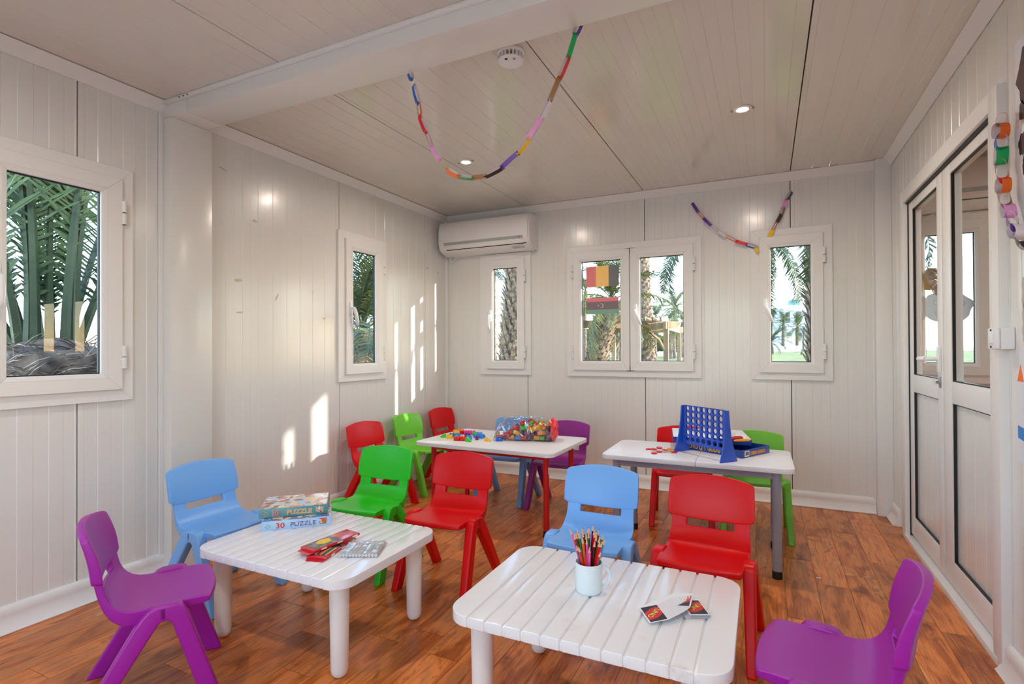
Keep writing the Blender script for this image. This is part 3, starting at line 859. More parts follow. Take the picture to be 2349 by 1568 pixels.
# ================================================================ white moulded tables
M['table'] = mat('white_moulded_resin', srgb(238, 239, 242), 0.2, spec=0.5, coat=0.4, coat_rough=0.08, bump=(14, 0.12, 0.002), vary=0.015)
M['tableleg'] = mat('white_resin_leg', srgb(232, 228, 224), 0.45)
def worn_table():
    m = mat('worn_white_resin', srgb(236, 236, 236), 0.22, coat=0.4, coat_rough=0.1, bump=(14, 0.12, 0.002))
    nt = m.node_tree; b = nt.nodes['Principled BSDF']
    tc = nt.nodes.new('ShaderNodeTexCoord')
    n = nt.nodes.new('ShaderNodeTexNoise'); n.inputs['Scale'].default_value = 13; n.inputs['Detail'].default_value = 8; n.inputs['Roughness'].default_value = 0.75
    nt.links.new(tc.outputs['Object'], n.inputs['Vector'])
    n2 = nt.nodes.new('ShaderNodeTexNoise'); n2.inputs['Scale'].default_value = 6; nt.links.new(tc.outputs['Object'], n2.inputs['Vector'])
    mu = nt.nodes.new('ShaderNodeMath'); mu.operation = 'MULTIPLY'; nt.links.new(n.outputs['Fac'], mu.inputs[0]); nt.links.new(n2.outputs['Fac'], mu.inputs[1])
    cr = nt.nodes.new('ShaderNodeValToRGB'); cr.color_ramp.elements[0].position = 0.36; cr.color_ramp.elements[0].color = srgb(237, 237, 238)
    cr.color_ramp.elements[1].position = 0.52; cr.color_ramp.elements[1].color = srgb(212, 206, 198)
    nt.links.new(mu.outputs[0], cr.inputs['Fac']); nt.links.new(cr.outputs[0], b.inputs['Base Color'])
    return m
M['table_worn'] = worn_table()
def white_table(x, y, deg, w, d, z, fx, fy, label, mt):
    t = empty('play_table', (x, y, 0), R(deg), label=label, cat='table', group='low white moulded tables')
    rad = 0.072
    def outline(ins):
        pts = []
        for cx, cyy, a0 in ((w / 2 - rad, -d / 2 + rad, -90), (w / 2 - rad, d / 2 - rad, 0), (-w / 2 + rad, d / 2 - rad, 90), (-w / 2 + rad, -d / 2 + rad, 180)):
            for k in range(7):
                a = R(a0 + 15 * k); pts.append((cx + (rad - ins) * math.cos(a), cyy + (rad - ins) * math.sin(a)))
        return pts
    mb = MB(); mb.prism(outline(0.004), lambda a, b: Vector((a, b, z - 0.032)), lambda a, b: Vector((a, b, z - 0.006))); mb.build('tabletop', mt, t, bevel=0.003)
    # 13 slats, the outer two with round corners
    pw = 0.0525 * w / 0.73; g = 0.0030
    inner = [-pw * 5.5 + i * pw for i in range(12)]
    edges = [-w / 2] + inner + [w / 2]
    for i in range(13):
        a = edges[i] + (g if i else 0); b = edges[i + 1] - (g if i < 12 else 0)
        if 0 < i < 12:
            poly = [(a, -d / 2), (b, -d / 2), (b, d / 2), (a, d / 2)]
        else:
            s = 1 if i == 12 else -1
            xo = w / 2
            arc = [(s * (xo - rad + rad * math.sin(R(15 * k))), -(d / 2 - rad + rad * math.cos(R(15 * k)))) for k in range(7)]
            xi = a if s > 0 else b
            poly = [(xi, -d / 2)] + arc + [(p[0], -p[1]) for p in reversed(arc)] + [(xi, d / 2)]
        # clip coordinates that would cross the groove
        mb = MB()
        mb.prism(poly, lambda p, q: Vector((p, q, z - 0.031)), lambda p, q: Vector((p, q, z)))
        mb.build('slat', mt, t, bevel=0.0042, bseg=3, bang=50)
    for sx, sy in ((-1, -1), (1, -1), (1, 1), (-1, 1)):
        lg = empty('leg', (sx * fx, sy * fy, 0)); lg.parent = t
        mb = MB(); mb.lathe([(0.0, 0.0), (0.012, 0.0005), (0.020, 0.004), (0.0255, 0.012), (0.0285, 0.024), (0.0305, 0.15), (0.033, z - 0.058)], 28); mb.build('shaft', M['tableleg'], lg, smooth=True)
        mb = MB(); mb.lathe([(0.0345, z - 0.0575), (0.0355, z - 0.04), (0.038, z - 0.031)], 28); mb.build('socket', M['tableleg'], lg, smooth=True)
    return t
white_table(-1.577, 1.557, 0.0, 0.731, 0.564, 0.347, 0.290, 0.207, 'low white slatted-look plastic table on the left carrying the puzzle boxes', M['table'])
white_table(-0.450, 1.552, 0.3, 0.752, 0.569, 0.348, 0.290, 0.212, 'low scuffed white plastic table in the right foreground with the pencil mug', M['table_worn'])

# ================================================================ laminate tables on steel frames
M['edge'] = mat('white_table_edge', srgb(214, 216, 226), 0.4)
def steel_table(x, y, deg, w, d, z, lx, ly, lr, mf, label, seamx=None, caps=True, square=False):
    t = empty('school_table', (x, y, 0), R(deg), label=label, cat='table', group='taller school tables by the back wall')
    rad = 0.045
    def outline(xa, xb, r0=True, r1=True):
        pts = []
        for cx, cyy, a0, on in ((xb, -d / 2, -90, r1), (xb, d / 2, 0, r1), (xa, d / 2, 90, r0), (xa, -d / 2, 180, r0)):
            sx = 1 if cx == xb else -1; sy = 1 if cyy > 0 else -1
            if on:
                for k in range(7):
                    a = R(a0 + 15 * k); pts.append((cx - sx * rad + rad * math.cos(a), cyy - sy * rad + rad * math.sin(a)))
            else: pts.append((cx, cyy))
        return pts
    halves = [(-w / 2, w / 2, True, True)] if seamx is None else [(-w / 2, seamx - 0.0006, True, False), (seamx + 0.0006, w / 2, False, True)]
    for xa, xb, a, b in halves:
        mb = MB(); mb.prism(outline(xa, xb, a, b), lambda p, q: Vector((p, q, z - 0.024)), lambda p, q: Vector((p, q, z)))
        mb.build('tabletop', M['board_white'], t, bevel=0.004, bseg=2, bang=60)
    zr0, zr1 = z - 0.058, z - 0.0245
    for (a, b, c, e) in ((-lx, lx, -ly - .012, -ly + .012), (-lx, lx, ly - .012, ly + .012), (-lx - .012, -lx + .012, -ly, ly), (lx - .012, lx + .012, -ly, ly)):
        mb = MB(); mb.box(a, b, c, e, zr0, zr1); mb.build('rail', mf, t, bevel=0.003)
    for sx, sy in ((-1, -1), (1, -1), (1, 1), (-1, 1)):
        lg = empty('leg', (sx * lx, sy * ly, 0)); lg.parent = t
        mb = MB(); mb.tube([(0, 0, 0.028), (0, 0, z - 0.0245)], lr, 22); mb.build('post', mf, lg, smooth=True)
        mb = MB(); mb.lathe([(0, 0), (lr + .0012, 0), (lr + .0018, 0.003), (lr + .0015, 0.034), (lr, 0.036)], 22); mb.build('foot_cap', M['cap'], lg, smooth=True)
    return t
tr = steel_table(-1.536, 3.06, -1.6, 0.95, 0.614, 0.499, 0.393, 0.200, 0.017, M['tubered'], 'white-topped school table on a red steel frame holding toy blocks')
mb = MB(); mb.box(0.0, 0.0008, -0.010, 0.010, 0.36, 0.40, Matrix.Translation((0.393 + 0.0172, -0.2, 0))); mb.build('price_sticker', M['white_plastic'], tr)
steel_table(-0.342, 3.0, 0.5, 0.914, 0.503, 0.523, 0.380, 0.207, 0.0205, M['tubegrey'], 'white-topped school table on a grey steel frame holding the connect game', seamx=0.02)

# ================================================================ things on the left white table
TZ1 = 0.347
def art_mat(name, cols, scale, seed, dist=1.5):
    """printed picture: soft patches of colour"""
    m = mat(name, cols[0], 0.18, coat=0.6, coat_rough=0.05)
    nt = m.node_tree; b = nt.nodes['Principled BSDF']
    tc = nt.nodes.new('ShaderNodeTexCoord')
    mp = nt.nodes.new('ShaderNodeMapping'); mp.inputs['Location'].default_value = (seed, seed * 1.7, 0)
    nt.links.new(tc.outputs['Object'], mp.inputs['Vector'])
    nz = nt.nodes.new('ShaderNodeTexNoise'); nz.inputs['Scale'].default_value = scale * 0.7
    nt.links.new(mp.outputs[0], nz.inputs['Vector'])
    mx = nt.nodes.new('ShaderNodeMix'); mx.data_type = 'VECTOR'; mx.inputs['Factor'].default_value = 0.05
    nt.links.new(mp.outputs[0], mx.inputs[4]); nt.links.new(nz.outputs['Color'], mx.inputs[5])
    vo = nt.nodes.new('ShaderNodeTexVoronoi'); vo.inputs['Scale'].default_value = scale; vo.feature = 'SMOOTH_F1'; vo.inputs['Smoothness'].default_value = 0.15
    nt.links.new(mx.outputs[1], vo.inputs['Vector'])
    sp = nt.nodes.new('ShaderNodeSeparateColor'); nt.links.new(vo.outputs['Color'], sp.inputs[0])
    cr = nt.nodes.new('ShaderNodeValToRGB'); cr.color_ramp.interpolation = 'CONSTANT'
    k = len(cols)
    cr.color_ramp.elements[0].color = cols[0]; cr.color_ramp.elements[0].position = 0.0
    cr.color_ramp.elements[1].color = cols[1]; cr.color_ramp.elements[1].position = 1.0 / k + 0.1
    for i in range(2, k):
        e = cr.color_ramp.elements.new(min(0.95, 0.1 + i * 0.82 / k)); e.color = cols[i]
    nt.links.new(sp.outputs[0], cr.inputs['Fac']); nt.links.new(cr.outputs[0], b.inputs['Base Color'])
    return m
M['art1'] = art_mat('cover_art_animals', [srgb(176, 205, 236), srgb(236, 204, 150), srgb(232, 240, 248), srgb(214, 130, 80), srgb(120, 90, 80), srgb(232, 226, 200), srgb(188, 70, 60)], 34, 3.1)
M['art2'] = art_mat('cover_art_harbour', [srgb(80, 140, 210), srgb(226, 122, 50), srgb(90, 150, 214), srgb(190, 60, 50), srgb(70, 120, 190), srgb(236, 226, 200)], 40, 8.3)
M['art3'] = art_mat('cover_art_small', [srgb(226, 60, 40), srgb(236, 236, 230), srgb(50, 60, 110), srgb(226, 160, 40), srgb(80, 140, 60), srgb(200, 50, 50)], 150, 5.0)
M['art4'] = art_mat('cover_art_tiny', [srgb(236, 220, 190), srgb(120, 70, 40), srgb(236, 236, 230), srgb(200, 120, 50), srgb(90, 60, 50)], 150, 9.0)
M['teal'] = mat('teal_card', srgb(84, 146, 150), 0.3, coat=0.4)
M['paleblue'] = mat('pale_blue_card', srgb(166, 204, 236), 0.3, coat=0.4)
M['ink_red'] = mat('red_ink', srgb(214, 24, 36), 0.35)
M['ink_org'] = mat('orange_ink', srgb(240, 156, 44), 0.35)
M['ink_pur'] = mat('purple_ink', srgb(84, 48, 132), 0.35)
M['ink_white'] = mat('white_ink', srgb(245, 240, 230), 0.35)
M['ink_yel'] = mat('yellow_ink', srgb(236, 206, 60), 0.35)
M['ink_grn'] = mat('green_ink', srgb(30, 120, 90), 0.35)
M['ink_blk'] = mat('black_ink', srgb(24, 24, 26), 0.35)
def diamond(cx, cz, r, m, parent, w=0.0006, lift=0.0):
    mb = MB()
    P = [(cx + r, cz), (cx, cz + r), (cx - r, cz), (cx, cz - r)]
    Q = [(cx + r - w * 1.4, cz), (cx, cz + r - w * 1.4), (cx - r + w * 1.4, cz), (cx, cz - r + w * 1.4)]
    for i in range(4):
        j = (i + 1) % 4
        mb.prism([P[i], P[j], Q[j], Q[i]], lambda a, b: Vector((a, -0.0001, b)), lambda a, b: Vector((a, -0.0005 - lift, b)))
    mb.build('emblem', m, parent)
FRONT = Matrix.Rotation(R(90), 4, 'X')      # text standing on the front face, reading along +x
def puzzle_box(x, y, z, deg, w, d, h, mside, mart, label, big, mt, msmall, c1, c2, wide=1.0):
    t = empty('puzzle_box', (x, y, z), R(deg), label=label, cat='box', group='stacked jigsaw boxes')
    mb = MB(); mb.box(0, w, 0, d, 0, h); mb.build('carton', mside, t, bevel=0.0012)
    mb = MB(); mb.box(0.004, w - 0.004, 0.004, d - 0.004, h + 0.0002, h + 0.0006); mb.build('cover_picture', mart, t)
    mb = MB(); mb.box(w - 0.046, w - 0.016, -0.0007, -0.0001, 0.008, h - 0.005); mb.build('side_picture', msmall, t)
    diamond(0.022, h * .46, 0.0095, c1, t); diamond(0.028, h * .46, 0.0095, c2, t, lift=0.0003)
    T = lambda xx, zz, k=0: Matrix.Translation((xx, -0.0008 - k, zz)) @ FRONT
    text_mesh('30', 0.030, T(0.052 - .0006, 0.0078), 'lettering_outline', M['ink_white'], t, offset=0.0012, sx=wide)
    text_mesh('30', 0.030, T(0.052, 0.0078, .0006), 'lettering', M['ink_red'], t, offset=0.0004, sx=wide)
    text_mesh('PUZZLE', 0.0255, T(0.108, 0.0095), 'lettering_outline', M['ink_white'], t, offset=0.0009, sx=1.12)
    text_mesh('PUZZLE', 0.0255, T(0.108, 0.0095, .0006), 'lettering', mt, t, offset=0.0002, sx=1.12)
    return t
puzzle_box(-1.851, 1.507, TZ1, 43.4, 0.267, 0.200, 0.037, M['paleblue'], M['art2'], 'pale blue jigsaw box with red and purple lettering, lower of the two', True, M['ink_pur'], M['art3'], M['ink_grn'], M['ink_yel'], 1.18)
puzzle_box(-1.897, 1.530, TZ1 + 0.0380, 41.7, 0.269, 0.202, 0.037, M['teal'], M['art1'], 'teal jigsaw box with orange lettering lying on top of the blue one', True, M['ink_org'], M['art4'], M['ink_red'], M['ink_yel'], 0.95)

# flat packs of pencils
M['packred'] = mat('red_pack_card', srgb(206, 22, 40), 0.2, coat=0.6, coat_rough=0.06)
M['packart'] = art_mat('pack_print', [srgb(60, 60, 66), srgb(120, 120, 126), srgb(40, 40, 44), srgb(150, 40, 44), srgb(70, 66, 66)], 46, 2.2)
M['packyel'] = mat('yellow_print', srgb(238, 206, 30), 0.3)
def pencil_pack(x, y, z, deg, label, window=False, tilt=0.0):
    t = empty('pencil_pack', (x, y, z), R(deg), label=label, cat='pencil box', group='red pencil packs')
    if tilt: t.rotation_euler = (0, R(tilt), R(deg))
    mb = MB(); mb.box(0, 0.205, 0, 0.078, 0, 0.009); mb.build('carton', M['packred'], t, bevel=0.0008)
    mb = MB(); mb.box(0.012, 0.125, 0.004, 0.074, 0.0092, 0.0096); mb.build('cover_picture', M['packart'], t)
    mb = MB()
    if not window:
        pts = [(0.075 + 0.028 * math.cos(a) * (1 + .12 * math.sin(3 * a)), 0.045 + 0.022 * math.sin(a)) for a in [2 * PI * i / 22 for i in range(22)]]
        mb.prism(pts, lambda a, b: Vector((a, b, 0.0097)), lambda a, b: Vector((a, b, 0.0101))); mb.build('yellow_patch', M['packyel'], t)
    else:
        for i, c in enumerate(('ink_red', 'ink_yel', 'ink_grn', 'ink_pur', 'ink_org', 'ink_red', 'ink_blk', 'ink_org', 'ink_grn', 'ink_red')):
            mb = MB(); mb.tube([(0.02, 0.008 + i * 0.0068, 0.0095), (0.088, 0.008 + i * 0.0068, 0.0095)], 0.0028, 6); mb.build('pencil_end', M[c], t)
    mb = MB(); mb.add([(-0.020, 0.004, 0.001), (0, 0.002, 0.0012), (0, 0.076, 0.0012), (-0.020, 0.070, 0.001), (-0.020, 0.004, 0.0002), (0, 0.002, 0), (0, 0.076, 0), (-0.020, 0.070, 0.0002)], [(0, 1, 2, 3), (7, 6, 5, 4), (0, 4, 5, 1), (3, 2, 6, 7), (0, 3, 7, 4)]); mb.build('flap', M['packred'], t)
    for xx in (0.03, 0.10, 0.17):
        mb = MB(); mb.box(xx, xx + 0.024, -0.0006, -0.0001, 0.002, 0.007); mb.build('side_print', M['ink_white'], t)
    return t
pencil_pack(-1.392, 1.398, TZ1 + .0004, 103, 'flat red pencil box with a row of coloured pencils printed, underneath', window=True)
pencil_pack(-1.452, 1.400, TZ1 + 0.0135, 82, 'flat red pencil box with a yellow patch lying on top', tilt=-1.5)
t = empty('marker_pouch', (-1.373, 1.432, TZ1), R(25), label='clear crinkled plastic pouch with a row of white markers', cat='pouch')
for i in range(12):
    mb = MB(); mb.tube([(0.007 + i * 0.0115, 0.004, 0.0065), (0.007 + i * 0.0115, 0.032, 0.0065), (0.007 + i * 0.0115, 0.034, 0.0065), (0.007 + i * 0.0115, 0.125, 0.0065)], [0.0054, 0.0054, 0.0045, 0.0045], 8)
    mb.build('marker', M['white_plastic'], t, smooth=True)
mb = MB(); nx, ny = 16, 14; rg = random.Random(3)
for i in range(nx + 1):
    for j in range(ny + 1):
        e = 0.0 if i in (0, nx) or j in (0, ny) else 0.0128 + rg.random() * 0.0012 + 0.001 * math.sin(i * 1.3)
        mb.v.append((-0.004 + 0.148 * i / nx, -0.003 + 0.142 * j / ny, 0.0012 + e))
for i in range(nx):
    for j in range(ny):
        a = i * (ny + 1) + j; mb.f.append((a, a + ny + 1, a + ny + 2, a + 1)); mb.m.append(0)
mb.build('film', M['film'], t)

# ================================================================ mug and pencils on the front table
TZ2 = 0.348
mug = empty('mug', (-0.490, 1.557, TZ2), 0, label='plain white ceramic mug full of coloured pencils', cat='mug')
M['ceramic'] = mat('glazed_ceramic', srgb(222, 234, 238), 0.12, coat=0.5)
mb = MB(); mb.lathe([(0.0, 0.004), (0.030, 0.004), (0.032, 0.0), (0.0345, 0.0), (0.038, 0.005), (0.0405, 0.012), (0.0410, 0.088), (0.0404, 0.0905), (0.0392, 0.0905), (0.0384, 0.088), (0.0375, 0.012), (0.030, 0.008), (0.0, 0.007)], 40); mb.build('cup', M['ceramic'], mug, smooth=True, auto=80)
hd = []
for k in range(13):
    a = R(-98 + 196 * k / 12); hd.append((0.038 + 0.026 * math.cos(a) * 1.0, 0, 0.046 + 0.029 * math.sin(a)))
mb = MB(); mb.tube(hd, [0.0052] * 13, 10); mb.build('handle', M['ceramic'], mug, smooth=True).rotation_euler = (0, 0, R(28))
PC = {'pink': (240, 84, 170), 'brown': (128, 62, 40), 'dark_brown': (84, 44, 34), 'orange': (250, 104, 20), 'green': (20, 120, 44), 'navy': (30, 26, 86), 'red': (222, 16, 22), 'black': (22, 20, 22), 'maroon': (110, 22, 30), 'crimson': (186, 20, 50), 'blue': (44, 150, 200)}
M['pwood'] = mat('pencil_wood', srgb(222, 176, 132), 0.6)
for c, v in PC.items(): M['pc_' + c] = mat(c + '_lacquer', srgb(*v), 0.25, coat=0.4)
TIPS = [('pink', -0.5534, 1.5651, 0.5283), ('brown', -0.5373, 1.5522, 0.5195), ('dark_brown', -0.5323, 1.5575, 0.5207), ('orange', -0.5325, 1.5718, 0.5268), ('green', -0.5246, 1.5623, 0.5211), ('navy', -0.5154, 1.5147, 0.5003), ('red', -0.5081, 1.5127, 0.4982), ('orange', -0.5077, 1.5494, 0.5124), ('green', -0.5202, 1.5854, 0.5301), ('black', -0.5159, 1.5842, 0.5286), ('brown', -0.5144, 1.5727, 0.5234), ('pink', -0.4955, 1.553, 0.5114), ('maroon', -0.5024, 1.5696, 0.5196), ('navy', -0.5032, 1.5936, 0.53), ('red', -0.4993, 1.5932, 0.529), ('green', -0.4966, 1.5779, 0.5219), ('navy', -0.491, 1.6093, 0.5347), ('red', -0.4834, 1.5964, 0.527), ('red', -0.4783, 1.5884, 0.5225), ('black', -0.4729, 1.5882, 0.5213), ('maroon', -0.4708, 1.5781, 0.5167), ('navy', -0.4708, 1.6013, 0.5265), ('black', -0.4692, 1.5534, 0.5065), ('pink', -0.4772, 1.5242, 0.4968), ('red', -0.4549, 1.5603, 0.5064), ('crimson', -0.4489, 1.5621, 0.5059), ('green', -0.4538, 1.5913, 0.5187), ('green', -0.4601, 1.5755, 0.5135), ('blue', -0.4431, 1.5737, 0.5094), ('crimson', -0.4438, 1.5325, 0.4852)]
PL = {('pink', 0): 'tall pink pencil leaning out at the left of the mug', ('pink', 1): 'pink pencil in the middle of the mug, half hidden', ('pink', 2): 'short pink pencil at the front of the mug', ('orange', 0): 'orange pencil at the left back of the mug', ('orange', 1): 'yellow and orange pencil at the front of the mug', ('blue', 0): 'light blue pencil leaning out at the right of the mug', ('navy', 2): 'tallest dark blue pencil standing up in the mug'}
cnt = {}
for c, x, y, z in TIPS:
    dx, dy = x + 0.490, y - 1.557
    if math.hypot(dx, dy) > 0.058: s = 0.058 / math.hypot(dx, dy)
    tip = Vector((x, y, z))
    h = (z - TZ2)
    # where it crosses the rim stays inside the cup
    s = min(1.0, 0.030 / max(1e-6, math.hypot(dx, dy) * 0.62))
    base = Vector((-0.490 + dx * 0.05, 1.557 + dy * 0.05, TZ2 + 0.009))
    rim = base.lerp(tip, (0.09 - .009) / (h - .009))
    rr = math.hypot(rim.x + 0.490, rim.y - 1.557)
    if rr > 0.031:
        k_ = 0.031 / rr; rim = Vector((-0.490 + (rim.x + .49) * k_, 1.557 + (rim.y - 1.557) * k_, rim.z))
    dirn = (tip - rim).normalized()
    tq = (rim.z - TZ2 - 0.010) / max(.2, dirn.z)
    base = rim - dirn * tq
    rb = math.hypot(base.x + 0.490, base.y - 1.557)
    if rb > 0.030: base = Vector((-0.490 + (base.x + .49) * .03 / rb, 1.557 + (base.y - 1.557) * .03 / rb, base.z))
    L = (tip - base).length
    i = cnt.get(c, 0); cnt[c] = i + 1
    nice = c.replace('_', ' ').replace('navy', 'dark blue')
    many = sum(1 for q in TIPS if q[0] == c)
    side = ['leaning far left', 'left of centre', 'near the centre', 'right of centre', 'leaning far right'][min(4, max(0, int((R0.dot(Vector((dx, dy, 0))) + .055) / .022)))]
    hgt = 'tall' if z > .526 else ('short' if z < .512 else 'medium length'); dep = 'back' if (dy * .9 - dx * .43) > .018 else 'front'
    lab = PL.get((c, i)) or ('farther ' if (c, i) == ('green', 3) else '') + f'{hgt} {nice} pencil {side} at the {dep} of the mug'
    t = empty('pencil', label=lab, cat='pencil', group='coloured pencils in the mug')
    t.location = base; t.rotation_euler = (tip - base).to_track_quat('Z', 'Y').to_euler()
    mb = MB(); mb.tube([(0, 0, 0), (0, 0, L - 0.020)], 0.0041, 6); mb.build('barrel', M['pc_' + c], t)
    if (c, i) == ('orange', 1):
        mb = MB(); mb.box(-.0040, -.0015, -.0032, .0032, .002, L - 0.021); mb.build('yellow_side', M['packyel'], t)
    mb = MB(); mb.tube([(0, 0, L - 0.020), (0, 0, L - 0.004)], [0.0040, 0.0011], 8); mb.build('sharpened_wood', M['pwood'], t, smooth=True)
    mb = MB(); mb.tube([(0, 0, L - 0.0041), (0, 0, L)], [0.0011, 0.0002], 6); mb.build('lead', M['pc_' + c], t)

# ================================================================ playing cards
M['card'] = mat('card_stock', srgb(238, 238, 242), 0.3, coat=0.3)
M['card_edge_shade'] = mat('card_edge_shade', srgb(172, 170, 176), 0.5)  # grey for the card sides and the painted shadow lines
CW, CL, CT = 0.0565, 0.087, 0.00055
def card(cx, cyy, z, deg, label, group, face=False, tiltx=0.0):
    t = empty('playing_card', (cx, cyy, z), R(deg), label=label, cat='playing card', group=group)
    if tiltx: t.rotation_euler = (R(tiltx), 0, R(deg))
    if '_me' not in card.__dict__:
        mb = MB(); r = 0.004; pts = []
        for sx, sy, a0 in ((1, -1, -90), (1, 1, 0), (-1, 1, 90), (-1, -1, 180)):
            for k in range(4):
                a = R(a0 + 30 * k); pts.append((sx * (CW / 2 - r) + r * math.cos(a), sy * (CL / 2 - r) + r * math.sin(a)))
        mb.prism(pts, lambda a, b: Vector((a, b, 0)), lambda a, b: Vector((a, b, CT * 0.75)))
        mb.box(CW / 2 - .0009, CW / 2 - .0001, -CL / 2 + .003, CL / 2 - .003, CT * .75, CT * .78)  # this strip and the next paint the thin shadows between overlapping cards
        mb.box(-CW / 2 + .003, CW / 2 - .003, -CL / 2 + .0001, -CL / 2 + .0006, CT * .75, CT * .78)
        nb_ = len(mb.f) - 12
        card._me = mb.build('stock', M['card'], link=False)
        card._me.materials.append(M['card_edge_shade'])
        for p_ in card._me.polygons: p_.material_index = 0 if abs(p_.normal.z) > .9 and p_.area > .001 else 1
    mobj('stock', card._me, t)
    if face:
        e = 0.0045; z0 = CT * 0.8
        mb = MB(); mb.box(-CW / 2 + e, CW / 2 - e, -CL / 2 + e, CL / 2 - e, z0, z0 + .00008); mb.build('black_ground', M['ink_blk'], t)
        mb = MB(); pts = []
        for k in range(28):
            a = 2 * PI * k / 28; u, v = 0.0375 * math.cos(a), 0.0215 * math.sin(a); ca, sa = math.cos(R(40)), math.sin(R(40))
            pts.append((max(-CW / 2 + e, min(CW / 2 - e, u * ca - v * sa)), u * sa + v * ca))
        mb.prism(pts, lambda a, b: Vector((a, b, z0 + .0001)), lambda a, b: Vector((a, b, z0 + .00018))); mb.build('red_oval', M['ink_red'], t)
        RM = Matrix.Rotation(R(220), 4, 'Z')
        text_mesh('UNO', 0.0215, RM @ Matrix.Translation((0.0008, -0.0085, z0 + 0.0003)), 'lettering_outline', M['ink_blk'], t, extrude=0.00003, align='CENTER', offset=0.0011)
        text_mesh('UNO', 0.0215, RM @ Matrix.Translation((0, -0.0077, z0 + 0.0004)), 'lettering', M['ink_yel'], t, extrude=0.00004, align='CENTER', offset=0.0005)
    return t
rg = random.Random(11)
# squared stack underneath
ORD = ['', 'first', 'second', 'third', 'fourth', 'fifth', 'sixth', 'seventh', 'eighth', 'ninth', 'tenth', 'eleventh', 'twelfth', 'thirteenth', 'fourteenth', 'fifteenth', 'sixteenth', 'seventeenth', 'eighteenth', 'nineteenth', 'twentieth', 'twenty-first', 'twenty-second', 'twenty-third', 'twenty-fourth', 'twenty-fifth', 'twenty-sixth']
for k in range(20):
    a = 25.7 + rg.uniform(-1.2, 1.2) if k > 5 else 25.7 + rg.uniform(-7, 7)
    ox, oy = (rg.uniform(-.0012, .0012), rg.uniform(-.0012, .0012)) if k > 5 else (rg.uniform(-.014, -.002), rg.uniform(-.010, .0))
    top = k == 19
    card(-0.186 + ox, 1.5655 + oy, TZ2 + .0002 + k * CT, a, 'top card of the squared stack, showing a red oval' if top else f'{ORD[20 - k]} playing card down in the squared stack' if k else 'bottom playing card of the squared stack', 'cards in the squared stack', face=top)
# fanned group leaning over it: shingled, each card tipped up on the next, front card on top
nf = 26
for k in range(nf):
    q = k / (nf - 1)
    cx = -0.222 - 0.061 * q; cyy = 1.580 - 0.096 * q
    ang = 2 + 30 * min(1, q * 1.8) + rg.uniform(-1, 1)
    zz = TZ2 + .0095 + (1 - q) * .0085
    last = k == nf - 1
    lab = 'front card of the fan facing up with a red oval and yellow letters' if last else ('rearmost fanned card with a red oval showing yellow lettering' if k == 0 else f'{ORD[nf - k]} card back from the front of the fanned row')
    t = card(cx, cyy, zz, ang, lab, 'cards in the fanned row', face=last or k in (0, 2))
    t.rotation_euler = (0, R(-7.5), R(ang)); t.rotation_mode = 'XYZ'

# ================================================================ toy blocks
TZ3 = 0.499
BC = {'red': (214, 24, 26), 'green': (52, 200, 40), 'blue': (30, 104, 208), 'light blue': (64, 142, 226), 'yellow': (246, 190, 20), 'orange': (246, 150, 20), 'pink': (232, 40, 150), 'purple': (110, 26, 110)}
for c, v in BC.items(): M['b_' + c] = mat(c.replace(' ', '_') + '_block_plastic', srgb(*v), 0.25, coat=0.3)
bmesh_cache = {}
def block_mesh(kind):
    if kind in bmesh_cache: return bmesh_cache[kind]
    out = []
    nx, ny, h = {'2x2': (2, 2, .019), '2x1': (2, 1, .019), '4x2': (4, 2, .019), '1x1': (1, 1, .019), 'slope': (2, 1, .020), 'wheel': (0, 0, 0), 'plate': (6, 2, .010)}[kind]
    p = .0155
    if kind == 'wheel':
        mb = MB(); mb.lathe([(0.004, -.0065), (0.012, -.0065), (0.0165, -.004), (0.0165, .004), (0.012, .0065), (0.004, .0065), (0.004, -.0065)], 18, Matrix.Rotation(R(90), 4, 'X') @ Matrix.Translation((0, 0, 0)))
        out.append(('tyre', mb.build('tyre', M['red'], link=False, smooth=True)))
        mb = MB(); mb.lathe([(0, -.0055), (0.005, -.0075), (0.005, .0075), (0, .0055)], 10, Matrix.Rotation(R(90), 4, 'X')); out.append(('hub', mb.build('hub', M['red'], link=False)))
    elif kind == 'slope':
        mb = MB(); w = p
        mb.prism([(-w, 0), (w, 0), (w, h), (0.1 * w, h), (-w, h * .3)], lambda a, b: Vector((a, -w * .52, b)), lambda a, b: Vector((a, w * .52, b)))
        out.append(('body', mb.build('body', M['red'], bevel=0.001, link=False)))
        mb = MB(); mb.lathe([(.0045, h - .001), (.0045, h + .0035), (0, h + .0036)], 10, Matrix.Translation((w * .55, 0, 0))); out.append(('stud', mb.build('stud', M['red'], link=False, smooth=True)))
    else:
        mb = MB(); mb.box(-nx * p / 2, nx * p / 2, -ny * p / 2, ny * p / 2, 0, h); out.append(('body', mb.build('body', M['red'], bevel=0.0011, link=False)))
        mb = MB()
        for i in range(nx):
            for j in range(ny):
                mb.lathe([(.0047, h - .0005), (.0047, h + .0034), (.0040, h + .0040), (0, h + .0040)], 10, Matrix.Translation(((i - (nx - 1) / 2) * p, (j - (ny - 1) / 2) * p, 0)))
        out.append(('studs', mb.build('studs', M['red'], link=False, smooth=True)))
    bmesh_cache[kind] = out
    return out
def block(x, y, z, kind, color, rz, label, group, rx=0.0, ry=0.0, scale=1.0):
    t = empty('toy_block', (x, y, z), label=label, cat='toy block', group=group)
    t.rotation_euler = (R(rx), R(ry), R(rz)); t.scale = (scale,) * 3
    for n, me in block_mesh(kind):
        o = mobj(n, me, t); setmat(o, M['b_' + color])
        if n == 'studs': o['kind'] = 'stuff'
    return t
